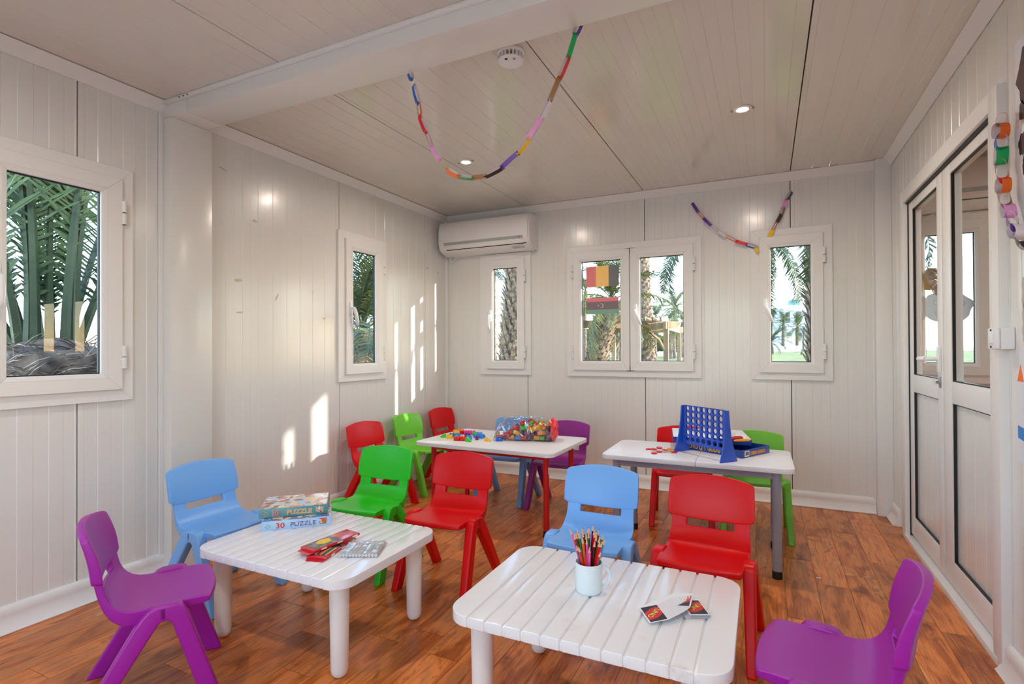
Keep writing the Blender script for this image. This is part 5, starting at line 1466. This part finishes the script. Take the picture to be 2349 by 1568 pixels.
mb.prism(pts, lambda a, b: Vector((a, 0, b)), lambda a, b: Vector((a, -.0006, b))); mb.build('paper', FM['sheet'], t)
for cx_, cz_, r_ in ((-.05, .03, .022), (-.035, -.035, .026), (.055, .02, .030), (.05, -.045, .022)):
    mb = MB(); mb.tube([(cx_ + r_ * math.cos(2 * PI * k / 16), -.001, cz_ + r_ * .8 * math.sin(2 * PI * k / 16)) for k in range(17)], .0011, 4); mb.build('pencil_outline', FM['pencil'], t)

# bits of old tape and smudges left on the walls, nails near the corner
M['tape'] = mat('yellowed_tape', srgb(206, 196, 164), 0.35)
M['smudge'] = mat('grey_smudge', srgb(168, 166, 166), 0.6)
def wall_mark(name, y, z, w, h, rot, m, label):
    t = empty(name, (XL + .0016, y, z), label=label, cat='mark', group='old tape and marks on the left wall')
    mb = MB(); rg = random.Random(int(y * 1000))
    pts = [(w / 2 * math.cos(a) * rg.uniform(.75, 1.1), h / 2 * math.sin(a) * rg.uniform(.7, 1.1)) for a in [2 * PI * i / 11 for i in range(11)]]
    ca, sa = math.cos(R(rot)), math.sin(R(rot))
    mb.prism([(p * ca - q * sa, p * sa + q * ca) for p, q in pts], lambda a, b: Vector((0, a, b)), lambda a, b: Vector((.0005, a * .97, b * .97))); mb.build('patch', m, t)
for i, (y, z, w, h, r, lab) in enumerate([(2.02, 1.475, .055, .016, 0, 'upper horizontal scrap of yellowed tape at the left of the wall'), (2.03, 1.295, .05, .010, 3, 'thin lower scrap of yellowed tape at the left of the wall'), (2.28, 1.40, .05, .012, 62, 'slanting torn tape scrap in the middle of the left wall'), (2.66, 1.29, .035, .012, 5, 'small tape scrap left of the tall window'), (2.56, 1.46, .016, .016, 20, 'round dab of tape above and left of the tall window'), (2.13, 1.83, .03, .014, -15, 'tape dab high on the left wall'), (1.93, 2.07, .06, .008, -14, 'curled tape thread near the top of the column')]):
    wall_mark('tape_scrap', y, z, w, h, r, M['tape'], lab)
for y, z, lab in ((3.86, 1.79, 'dark nail near the far left corner, left of two'), (4.02, 1.765, 'dark nail near the far left corner, right of two')):
    t = empty('nail', (XL, y, z), label=lab, cat='nail', group='nails by the corner')
    mb = MB(); mb.tube([(0, 0, 0), (.006, 0, 0)], [.002, .004], 8); mb.build('head', M['cap'], t)
t = empty('paper_scrap', (0.215, 2.88, 0.0003), R(20), label='tiny white scrap of paper lying on the wooden floor', cat='scrap')
mb = MB(); mb.add([(-.011, -.003, 0), (.01, -.004, 0), (.012, .003, .0), (-.009, .004, .0), (-.011, -.003, .0012), (.01, -.004, .0016), (.012, .003, .001), (-.009, .004, .002)], [(3, 2, 1, 0), (4, 5, 6, 7), (0, 1, 5, 4), (1, 2, 6, 5), (2, 3, 7, 6), (3, 0, 4, 7)]); mb.build('paper', M['white_plastic'], t)
# ================================================================ outdoors
def at(u, v, d):
    """the point d metres in front of the camera plane that the photograph shows at pixel u, v"""
    return Vector((0, 0, 1.085)) + (F_ + R_ * ((u - 1174.5) / 1218.575) - U_ * ((v - 790.79) / 1218.575)) * d
def smooth(a, b, x):
    t = max(0, min(1, (x - a) / (b - a))); return t * t * (3 - 2 * t)
def gz(x, y):
    return -0.35 + 0.83 * smooth(6.5, 15, y) * smooth(-9, -5, x)
def noisy(name, c1, c2, scale, rough=0.9, detail=6, bump=0.0, stretch=(1, 1, 1)):
    m = mat(name, c1, rough)
    nt = m.node_tree; b = nt.nodes['Principled BSDF']
    tc = nt.nodes.new('ShaderNodeTexCoord'); n = nt.nodes.new('ShaderNodeTexNoise'); n.inputs['Scale'].default_value = scale; n.inputs['Detail'].default_value = detail
    mp = nt.nodes.new('ShaderNodeMapping'); mp.inputs['Scale'].default_value = stretch
    nt.links.new(tc.outputs['Object'], mp.inputs['Vector']); nt.links.new(mp.outputs[0], n.inputs['Vector'])
    cr = nt.nodes.new('ShaderNodeValToRGB'); cr.color_ramp.elements[0].position = 0.35; cr.color_ramp.elements[1].position = 0.65
    cr.color_ramp.elements[0].color = c1; cr.color_ramp.elements[1].color = c2
    nt.links.new(n.outputs['Fac'], cr.inputs['Fac']); nt.links.new(cr.outputs[0], b.inputs['Base Color'])
    if bump:
        bm = nt.nodes.new('ShaderNodeBump'); bm.inputs['Strength'].default_value = bump; bm.inputs['Distance'].default_value = 0.05
        nt.links.new(n.outputs['Fac'], bm.inputs['Height']); nt.links.new(bm.outputs[0], b.inputs['Normal'])
    return m
M['grass'] = noisy('lawn_grass', srgb(104, 112, 52), srgb(150, 150, 80), 1.5, bump=.6)
M['sand'] = noisy('pale_sand', srgb(196, 188, 172), srgb(224, 216, 200), 0.4)
M['trunk'] = noisy('palm_trunk_bark', srgb(84, 70, 60), srgb(146, 126, 108), 9, bump=.8)
M['boot'] = noisy('palm_leaf_bases', srgb(92, 76, 62), srgb(176, 154, 130), 14)
M['frond'] = noisy('palm_frond_green', srgb(44, 58, 34), srgb(98, 108, 66), 1.2, rough=.45)
M['frond_pale'] = noisy('palm_frond_pale', srgb(84, 98, 50), srgb(146, 142, 82), 1.4, rough=.45)
M['frond_near'] = noisy('palm_frond_near', srgb(46, 72, 42), srgb(112, 134, 76), 3.0, rough=.4)
M['petiole'] = noisy('green_petiole', srgb(56, 74, 46), srgb(88, 100, 64), 5.0, rough=.4)
M['fibre'] = noisy('dry_palm_fibre', srgb(84, 68, 56), srgb(160, 136, 114), 12)
M['render_white'] = mat('white_render', srgb(206, 210, 218), 0.8, vary=0.03)
M['bwin'] = mat('building_window_dark', srgb(70, 90, 104), 0.2)
M['timber'] = noisy('pergola_timber', srgb(150, 124, 98), srgb(184, 158, 130), 6, stretch=(1, 1, .2))
M['orangewood'] = mat('orange_stained_wood', srgb(224, 140, 72), 0.6, vary=.1)
M['hedge'] = noisy('hedge_leaves', srgb(42, 64, 34), srgb(92, 112, 62), 7)

# ground: lawn behind the cabin, sand towards the sea
mb = MB(); nx, ny = 36, 50
xs = [-22 + 70 * i / nx for i in range(nx + 1)]; ys = [4.4 + 95.6 * (j / ny) ** 1.6 for j in range(ny + 1)]
for x in xs:
    for y in ys: mb.v.append((x, y, gz(x, y)))
for i in range(nx):
    for j in range(ny):
        a = i * (ny + 1) + j; mb.f.append((a, a + ny + 1, a + ny + 2, a + 1)); mb.m.append(0)
tag(mb.build('lawn', M['grass'], smooth=True, auto=180), kind='structure')
mb = MB(); mb.quad((-70, -30, -.37), (60, -30, -.37), (60, 140, -.37), (-70, 140, -.37)); tag(mb.build('sand_ground', M['sand']), kind='structure')
M['sea'] = mat('sea_water', srgb(60, 130, 170), 0.15)
mb = MB(); mb.quad((-900, -500, -.36), (-45, -500, -.36), (-45, 700, -.36), (-900, 700, -.36)); tag(mb.build('sea', M['sea']), kind='structure')
mb = MB(); mb.quad((-300, 139, -.40), (900, 139, -.40), (900, 900, -.40), (-300, 900, -.40)); mb.quad((59, -300, -.40), (900, -300, -.40), (900, 139, -.40), (59, 139, -.40)); mb.quad((-45, -500, -.40), (59, -500, -.40), (59, -30, -.40), (-45, -30, -.40)); tag(mb.build('far_ground', M['sand']), kind='structure')

def frond_mesh(name, L, arch, nleaf, leaflen, lw, seed, droop=0.5, bare=0.12, mt=None, petw=0.02, fold=0.55, spines=False):
    """rachis + two rows of leaflets, one mesh; grows along +x from the origin, arching down"""
    rg = random.Random(seed); mb = MB()
    def pos(t):
        ang = arch[0] + (arch[1] - arch[0]) * t
        return ang
    pts = [Vector((0, 0, 0))]; n = 18
    for i in range(n):
        a = pos((i + .5) / n); pts.append(pts[-1] + Vector((math.cos(a), 0, math.sin(a))) * (L / n))
    rad = [petw * (1 - .85 * i / n) for i in range(n + 1)]
    mb.tube(pts, rad, 5)
    mb.mi = 1
    for k in range(nleaf):
        t = bare + (1 - bare) * (k + rg.random() * .5) / nleaf
        fi = t * n; i = min(n - 1, int(fi)); p = pts[i].lerp(pts[i + 1], fi - i)
        d = (pts[i + 1] - pts[i]).normalized(); up = Vector((0, 1, 0)).cross(d)
        if up.z < 0: up = -up
        ll = leaflen * (math.sin(PI * min(1, (t - bare) / (1 - bare) * .85 + .12)) ** .6) * rg.uniform(.85, 1.1)
        if spines and t < bare + .16: ll *= .35
        for s in (-1, 1):
            out = (Vector((0, s, 0)) * math.cos(.5) + d * rg.uniform(.55, .85) + up * rg.uniform(.05, fold)).normalized()
            tip = p + out * ll + Vector((0, 0, -droop * ll * rg.uniform(.5, 1.1)))
            mid = p + out * ll * .5 + Vector((0, 0, -droop * ll * .12))
            w = d * (lw * rg.uniform(.8, 1.1))
            mb.add([p - w * .4, mid - w * .6, tip, mid + w * .6, p + w * .4], [(0, 1, 3, 4), (1, 2, 3)])
    return mb.build(name, [M['petiole'], mt or M['frond']], link=False, weld=False, recalc=False)
FR_A = [frond_mesh('frond', 2.6, (R(50 - 12 * i), R(-30 - 14 * i)), 52, .42, .036, 40 + i, droop=.35 + .2 * i) for i in range(3)]
FR_P = [frond_mesh('frond', 2.6, (R(46 - 12 * i), R(-36 - 16 * i)), 50, .40, .034, 60 + i, droop=.5 + .2 * i, mt=M['frond_pale']) for i in range(3)]
FR_S = [frond_mesh('frond', 2.4, (R(60 - 14 * i), R(-10 - 16 * i)), 22, .55, .045, 80 + i, droop=.4, mt=M['frond_pale'], petw=.03) for i in range(2)]

def palm(base, top, r0, r1, label, nfr, scale, frs, seed, group, el=(70, -50), boots=True, boot_len=.10, seg=18):
    """trunk from base to top with spiral leaf bases, crown of fronds"""
    base, top = Vector(base), Vector(top)
    t = empty('palm_tree', base, label=label, cat='palm tree', group=group)
    rg = random.Random(seed)
    H = top - base; L = H.length
    axis = H.normalized(); e1 = axis.orthogonal().normalized(); e2 = axis.cross(e1)
    rows = max(6, int(L / .10))
    rows = min(rows, 70)
    mb = MB()
    bend = e1 * rg.uniform(-.04, .04) * L
    C = lambda q: H * q + bend * math.sin(PI * q)
    for j in range(rows + 1):
        q = j / rows; c = C(q); r = r0 + (r1 - r0) * q
        if q < .06: r *= 1 + .35 * (1 - q / .06)
        for k in range(seg):
            a = 2 * PI * k / seg
            rr = r * (1 + (.10 if (j + k) % 2 else -.07) + rg.uniform(-.03, .03))
            mb.v.append(tuple(c + (e1 * math.cos(a) + e2 * math.sin(a)) * rr))
    for j in range(rows):
        for k in range(seg):
            mb.f.append((j * seg + k, j * seg + (k + 1) % seg, (j + 1) * seg + (k + 1) % seg, (j + 1) * seg + k)); mb.m.append(0)
    mb.build('trunk', M['trunk'], t, recalc=False)
    if boots:
        mb = MB(); nb = min(620, int(L / .055) * 9); g = 2.39996
        for i in range(nb):
            q = (i + .5) / nb; a = i * g
            c = C(q); r = (r0 + (r1 - r0) * q) * .98
            rad = e1 * math.cos(a) + e2 * math.sin(a); tan = axis.cross(rad)
            w = r * .42; h = boot_len * rg.uniform(.7, 1.25); o = boot_len * rg.uniform(.25, .6)
            p = c + rad * r
            mb.add([p - tan * w * .5 - axis * h * .3, p + tan * w * .5 - axis * h * .3, p + tan * w * .28 + axis * h * .6 + rad * o, p - tan * w * .28 + axis * h * .6 + rad * o, p + axis * h * .15], [(0, 1, 2, 3), (0, 3, 4), (1, 4, 2), (3, 2, 4)])
        ob = mb.build('leaf_bases', M['boot'], t, weld=False, recalc=False); ob['kind'] = 'stuff'
    for k in range(nfr):
        q = k / max(1, nfr - 1)
        me = frs[min(len(frs) - 1, int(q * len(frs)))]
        az = k * 2.39996 + rg.uniform(-.2, .2)
        elev = R(el[0] + (el[1] - el[0]) * q * q + rg.uniform(-8, 8)) - R(45)
        s = scale * rg.uniform(.85, 1.1)
        Mx = Matrix.Translation(C(1.0)) @ Matrix.Rotation(az, 4, 'Z') @ Matrix.Rotation(-elev, 4, 'Y') @ Matrix.Rotation(rg.uniform(-.3, .3), 4, 'X') @ Matrix.Diagonal((s, s, s, 1))
        mobj('frond', me, t, Mx)
    return t
PG = 'palm trees around the cabin'
def gp(u, d, z=None):
    p = at(u, 798.7, d); p.z = gz(p.x, p.y) if z is None else z; return p

# the young date palm right outside the left window
npx = at(118, 800, 3.25)
t = empty('palm_tree', (npx.x, npx.y, -.35), label='young date palm with upright green stalks right outside the left window', cat='palm tree', group=PG)
mb = MB(); mb.lathe([(0.20, 0), (0.24, .5), (0.30, 1.1), (0.36, 1.28), (0.30, 1.42), (0.10, 1.50), (0, 1.52)], 22); mb.build('trunk', M['fibre'], t)
rg = random.Random(77); mb = MB()
for i in range(3200):
    a = rg.uniform(0, 2 * PI); z = rg.uniform(.55, 1.47); r = .22 + .13 * smooth(.5, 1.2, z) - .16 * smooth(1.3, 1.5, z)
    p = Vector((r * math.cos(a), r * math.sin(a), z)); tn = Vector((-math.sin(a), math.cos(a), 0))
    d = (tn * rg.uniform(-1.2, 1.2) + Vector((0, 0, rg.uniform(-.5, .5))) + p.normalized() * rg.uniform(.05, .5)).normalized()
    mb.mi = i % 3 == 0; l = rg.uniform(.07, .24); w = Vector((0, 0, 1)).cross(d) * .002 + Vector((0, 0, .003))
    p2 = p + d * l * .5 + Vector((0, 0, -.01)); p3 = p + d * l + Vector((0, 0, -l * .25))
    mb.add([p - w, p2 - w, p3, p2 + w, p + w], [(0, 1, 3, 4), (1, 2, 3)])
M['straw'] = noisy('pale_dry_fibre', srgb(148, 126, 106), srgb(220, 198, 170), 12)
mb.build('fibre_skirt', [M['fibre'], M['straw']], t, weld=False, recalc=False)['kind'] = 'stuff'
NF = [frond_mesh('frond', 2.7, (R(88 - 5 * i), R(66 - 26 * i)), 74, .50, .020, 140 + i, droop=.12, bare=.14, mt=M['frond_near'], petw=.030, fold=1.1, spines=True) for i in range(3)]
for k in range(13):
    az = k * 137.5 + 20
    toward = math.cos(R(az))
    mi = 0 if toward > -.25 else (k % 3)
    tl = rg.uniform(-6, 0) if toward > .2 else rg.uniform(-2, 14) if toward > -.25 else rg.uniform(0, 24)
    sc = rg.uniform(.85, 1.15)
    Mx = Matrix.Translation((-.04 + .09 * math.cos(R(az)), .13 * math.sin(R(az)), 1.36)) @ Matrix.Rotation(R(az), 4, 'Z') @ Matrix.Rotation(R(tl), 4, 'Y') @ Matrix.Diagonal((sc, sc, sc, 1))
    mobj('frond', NF[mi], t, Mx)

b = gp(828, 13.5); palm(b, b + Vector((.1, .0, 1.9)), .27, .22, 'full-crowned palm with a thick trunk seen through the tall left-wall window', 28, 1.35, FR_A, 5, PG, el=(92, -30), boot_len=.16)
b = gp(1163, 10); palm(b, b + Vector((.25, .1, 6.0)), .25, .23, 'thick palm trunk with shaggy leaf bases filling the narrow window', 18, 1.0, FR_A, 6, PG, el=(75, -20), boot_len=.20)
b = gp(1352, 11); palm(b, at(1402, 688, 11.2), .23, .20, 'leaning palm with rough bark behind the flag prints', 30, .62, FR_P, 7, PG, el=(96, 5), boot_len=.13)
b = gp(1484, 17); palm(b, b + Vector((-.1, .1, 7.2)), .27, .21, 'straight tall palm trunk left in the double window\'s right pane', 16, 1.1, FR_P, 8, PG, el=(70, -20), boot_len=.12)
b = gp(1660, 11.5); palm(b, at(1588, 548, 11.5), .22, .18, 'palm whose hanging fronds enter the double window from the upper right', 28, .66, FR_A, 9, PG, el=(75, -35), boot_len=.1)
b = gp(1690, 9.5); palm(b, at(1756, 548, 9.5), .16, .14, 'palm whose fronds hang into the upper left of the right window', 22, .56, FR_A, 10, PG, el=(75, -40), boot_len=.1)
b = gp(1884, 6.6); palm(b, at(1874, 330, 6.6), .12, .11, 'dark palm trunk with jagged leaf bases at the right edge of the right window', 16, .8, FR_A, 12, PG, el=(70, -20), boot_len=.17)
BGP = 'distant palms beyond the lawn'
for u, d, hv, lab, fr, n, s in ((1343, 55, 668, 'small palm behind the pergola at the far left of the double window', FR_P, 26, 1.2), (1415, 60, 742, 'palm crown low behind the leaning palm', FR_A, 22, 1.0), (1424, 45, 796, 'stubby palm at the foot of the double window', FR_A, 10, .5), (1505, 75, 726, 'blue-green palm left of the far pair in the double window', FR_A, 28, 1.3), (1548, 62, 706, 'large feathery palm filling the right of the double window', FR_P, 34, 1.35), (1536, 50, 735, 'slim palm trunk seen between the pergola posts', FR_A, 16, .8), (1566, 50, 738, 'slim palm trunk right of the last pergola post', FR_A, 16, .8),
                           (1770, 80, 738, 'pale palm at the left of the distant white building', FR_S, 26, 1.1), (1797, 74, 742, 'palm in front of the white building, left of two', FR_S, 26, 1.0), (1829, 74, 750, 'palm in front of the white building, right of two', FR_S, 26, 1.05), (1843, 72, 768, 'short palm beside the white gate wall', FR_S, 18, .6), (1768, 48, 786, 'bushy palm at the lower left of the right window', FR_A, 26, .75), (1838, 40, 808, 'tiny palm seedling at the lawn edge', FR_P, 8, .2)):
    b = gp(u, d); palm(b, at(u, hv, d), .22 * min(1, s), .18 * min(1, s), lab, n, s, fr, int(u), BGP, el=(85, -45), boots=False, seg=10)
b = gp(1133, 26); palm(b, b + Vector((0, 0, 7)), .2, .2, 'far palm trunk at the left edge of the narrow window', 16, 1.0, FR_A, 71, BGP, boots=False, seg=10)
b = gp(1187, 45); palm(b, b + Vector((0, 0, 4.2)), .2, .2, 'far palm at the right edge of the narrow window', 24, 1.1, FR_P, 72, BGP, boots=False, seg=10)
b = gp(800, 19); palm(b, b + Vector((0, 0, 2.6)), .2, .2, 'second palm behind the full-crowned one, further left', 26, 1.2, FR_A, 73, BGP, boots=False, seg=10)

# pergola on the lawn
pg = empty('pergola', gp(1450, 13), label='pale timber pergola on the lawn outside the double window', cat='pergola')
org = Vector(pg.location)
A, B, Cc, D = gp(1358, 12), gp(1408, 15.5), gp(1528, 12.5), gp(1558, 16)
ztp = at(1400, 736, 12.3).z
for P_ in (A, B, Cc, D):
    mb = MB(); p = P_ - org; mb.box(p.x - .055, p.x + .055, p.y - .055, p.y + .055, p.z, ztp - org.z - .02); mb.build('post', M['timber'], pg)
def beamAB(p, q, w, h, z, over=.3):
    p = p - org; q = q - org; d = (q - p); d.z = 0; L = d.length; d.normalize()
    mb = MB(); Mx = Matrix.Translation((p.x, p.y, z - org.z)) @ Matrix.Rotation(math.atan2(d.y, d.x), 4, 'Z')
    mb.box(-over, L + over, -w / 2, w / 2, -h, 0, Mx); mb.build('beam', M['timber'], pg)
beamAB(A, Cc, .06, .17, ztp); beamAB(B, D, .06, .17, ztp); beamAB(A, B, .06, .17, ztp - .02); beamAB(Cc, D, .06, .17, ztp - .02)
for i in range(9):
    q = (i + .5) / 9; beamAB(A.lerp(Cc, q), B.lerp(D, q), .045, .09, ztp + .09)
for P_, Q_ in ((Cc, A), (Cc, D), (B, D), (A, Cc)):
    p = P_ - org; q = (Q_ - P_).normalized()
    mb = MB(); mb.tube([p + Vector((0, 0, ztp - org.z - p.z - .75)), p + q * .18 + Vector((0, 0, ztp - org.z - p.z - .42)), p + q * .5 + Vector((0, 0, ztp - org.z - p.z - .17))], .035, 6); mb.build('brace', M['timber'], pg)

# white walls and buildings across the lawn
def far_wall(u0, u1, v0, v1, d, th, name, label, cat, m, group=None):
    a, b = at(u0, v1, d), at(u1, v0, d)
    t = empty(name, (a.x, a.y, min(a.z, b.z)), label=label, cat=cat, group=group)
    base = Vector(t.location); mb = MB()
    dv = Vector((b.x - a.x, b.y - a.y, 0)); L = dv.length; ang = math.atan2(dv.y, dv.x)
    mb.box(0, L, 0, th, 0, abs(b.z - a.z), Matrix.Rotation(ang, 4, 'Z')); mb.build('wall', m, t)
    return t, ang, L, abs(b.z - a.z)
far_wall(1740, 1905, 792, 808, 72, .3, 'garden_wall', 'low white wall at the far edge of the lawn', 'wall', M['render_white'])
far_wall(1795, 1830, 770, 793, 80, .3, 'garden_wall', 'higher white boundary wall left of the gate post', 'wall', M['render_white'])
far_wall(1831, 1905, 771, 793, 80, .3, 'garden_wall', 'higher white boundary wall right of the gate post', 'wall', M['render_white'])
far_wall(1340, 1595, 786, 806, 80, .3, 'garden_wall', 'long pale wall beyond the pergola', 'wall', M['render_white'])
def building(u0, u1, v0, d, label, wins, dep=8, roofbox=None):
    a = gp(u0, d, -.4); b = gp(u1, d, -.4); top = at((u0 + u1) / 2, v0, d).z
    t = empty('building', a, label=label, cat='building', group='white buildings behind the garden')
    dv = b - a; L = dv.length; ang = math.atan2(dv.y, dv.x); RZ = Matrix.Rotation(ang, 4, 'Z'); H = top - a.z
    mb = MB(); mb.box(0, L, 0, dep, 0, H, RZ); mb.build('walls', M['render_white'], t)
    mb = MB(); mb.box(-.15, L + .15, -.15, .1, H - .05, H + .35, RZ); mb.build('parapet', M['render_white'], t)
    for (x0, x1, z0, z1) in wins:
        mb = MB(); mb.box(L * x0 - .1, L * x1 + .1, -.08, .0, H * z0 - .1, H * z1 + .1, RZ); w = mb.build('window_frame', M['render_white'], t)
        mb = MB(); mb.box(L * x0, L * x1, -.10, -.081, H * z0, H * z1, RZ); mb.build('pane', M['bwin'], w)
    if roofbox:
        x0, x1, h, m = roofbox
        mb = MB(); mb.box(L * x0, L * x1, 2, 4, H, H + h, RZ); mb.build('roof_tank', m, t)
    return t
M['tank'] = mat('green_roof_tank', srgb(70, 140, 130), 0.5)
building(1800, 1893, 703, 110, 'white two-storey building with a green roof tank in the right window', [(.03, .13, .66, .88), (.28, .42, .68, .90), (.55, .68, .68, .9), (.05, .15, .2, .45), (.3, .42, .2, .45)], roofbox=(.34, .52, 1.6, M['tank']))
building(1690, 1790, 765, 125, 'lower white building to the left of the tanked one', [(.2, .3, .5, .8), (.6, .7, .5, .8)])
building(1900, 2010, 735, 100, 'white building further right beyond the palm trunk', [(.2, .3, .6, .85), (.6, .7, .6, .85)])
# clipped hedge behind the pergola
hd_ = gp(1470, 76); hg = empty('hedge', hd_, label='dark green hedge in front of the long pale wall beyond the pergola', cat='hedge')
rg = random.Random(31); mb = MB()
for i in range(2600):
    u = rg.uniform(1335, 1600); p = at(u, 0, 77 + rg.uniform(0, 2)); p.z = at(u, 798.7 - rg.uniform(-8, 44) * (0.8 + .2 * math.sin(u * .09)), 77).z
    p -= hd_; s = .26
    d1 = Vector((rg.uniform(-1, 1), rg.uniform(-1, 1), rg.uniform(-1, 1))).normalized() * s; d2 = d1.orthogonal().normalized() * s
    mb.add([p - d1, p - d2, p + d1, p + d2], [(0, 1, 2, 3)])
mb.build('foliage', M['hedge'], hg, weld=False, recalc=False)['kind'] = 'stuff'

# orange picket fence and swing frame on the sea side
fx = -7.6
fn = empty('picket_fence', (fx, 4, -.35), label='low orange stained picket fence outside the left wall windows', cat='fence')
mb = MB(); mb.box(-.02, .0, -4.5, 8, .95, 1.02); mb.box(-.02, 0, -4.5, 8, .35, .42); mb.build('rail', M['orangewood'], fn)
pk = None
mbp = MB(); mbp.prism([(-.036, 0), (.036, 0), (.036, 1.27), (.026, 1.31), (0, 1.33), (-.026, 1.31), (-.036, 1.27)], lambda a, b: Vector((0.001, a, b)), lambda a, b: Vector((.018, a, b))); pk = mbp.build('picket', M['orangewood'], link=False)
y = -4.3
while y < 7.8:
    o = mobj('picket', pk, fn, Matrix.Translation((0, y, 0))); y += .108
sf = gp(52, 16, -.35); sw = empty('swing_frame', sf, label='orange timber A-frame swing on the sand seen at the left window', cat='swing frame')
top = at(62, 748, 16) - sf
for dx, dy in ((.0, .35), (.0, -.35)):
    for k, off in enumerate((Vector((0, 0, 0)), Vector((-2.4, -1.6, 0)))):
        mb = MB(); mb.tube([Vector((dx, dy, 0)) + off, Vector((0, 0, top.z)) + off], .055, 8); mb.build('leg', M['orangewood'], sw)
mb = MB(); mb.tube([Vector((.3, .2, top.z - .05)), Vector((-2.7, -1.8, top.z - .05))], .05, 8); mb.build('crossbar', M['orangewood'], sw)
mb = MB(); mb.tube([Vector((1.2, .8, top.z - .42)), Vector((-2.7, -1.8, top.z - .42))], .045, 8); mb.build('crossbar', M['orangewood'], sw)
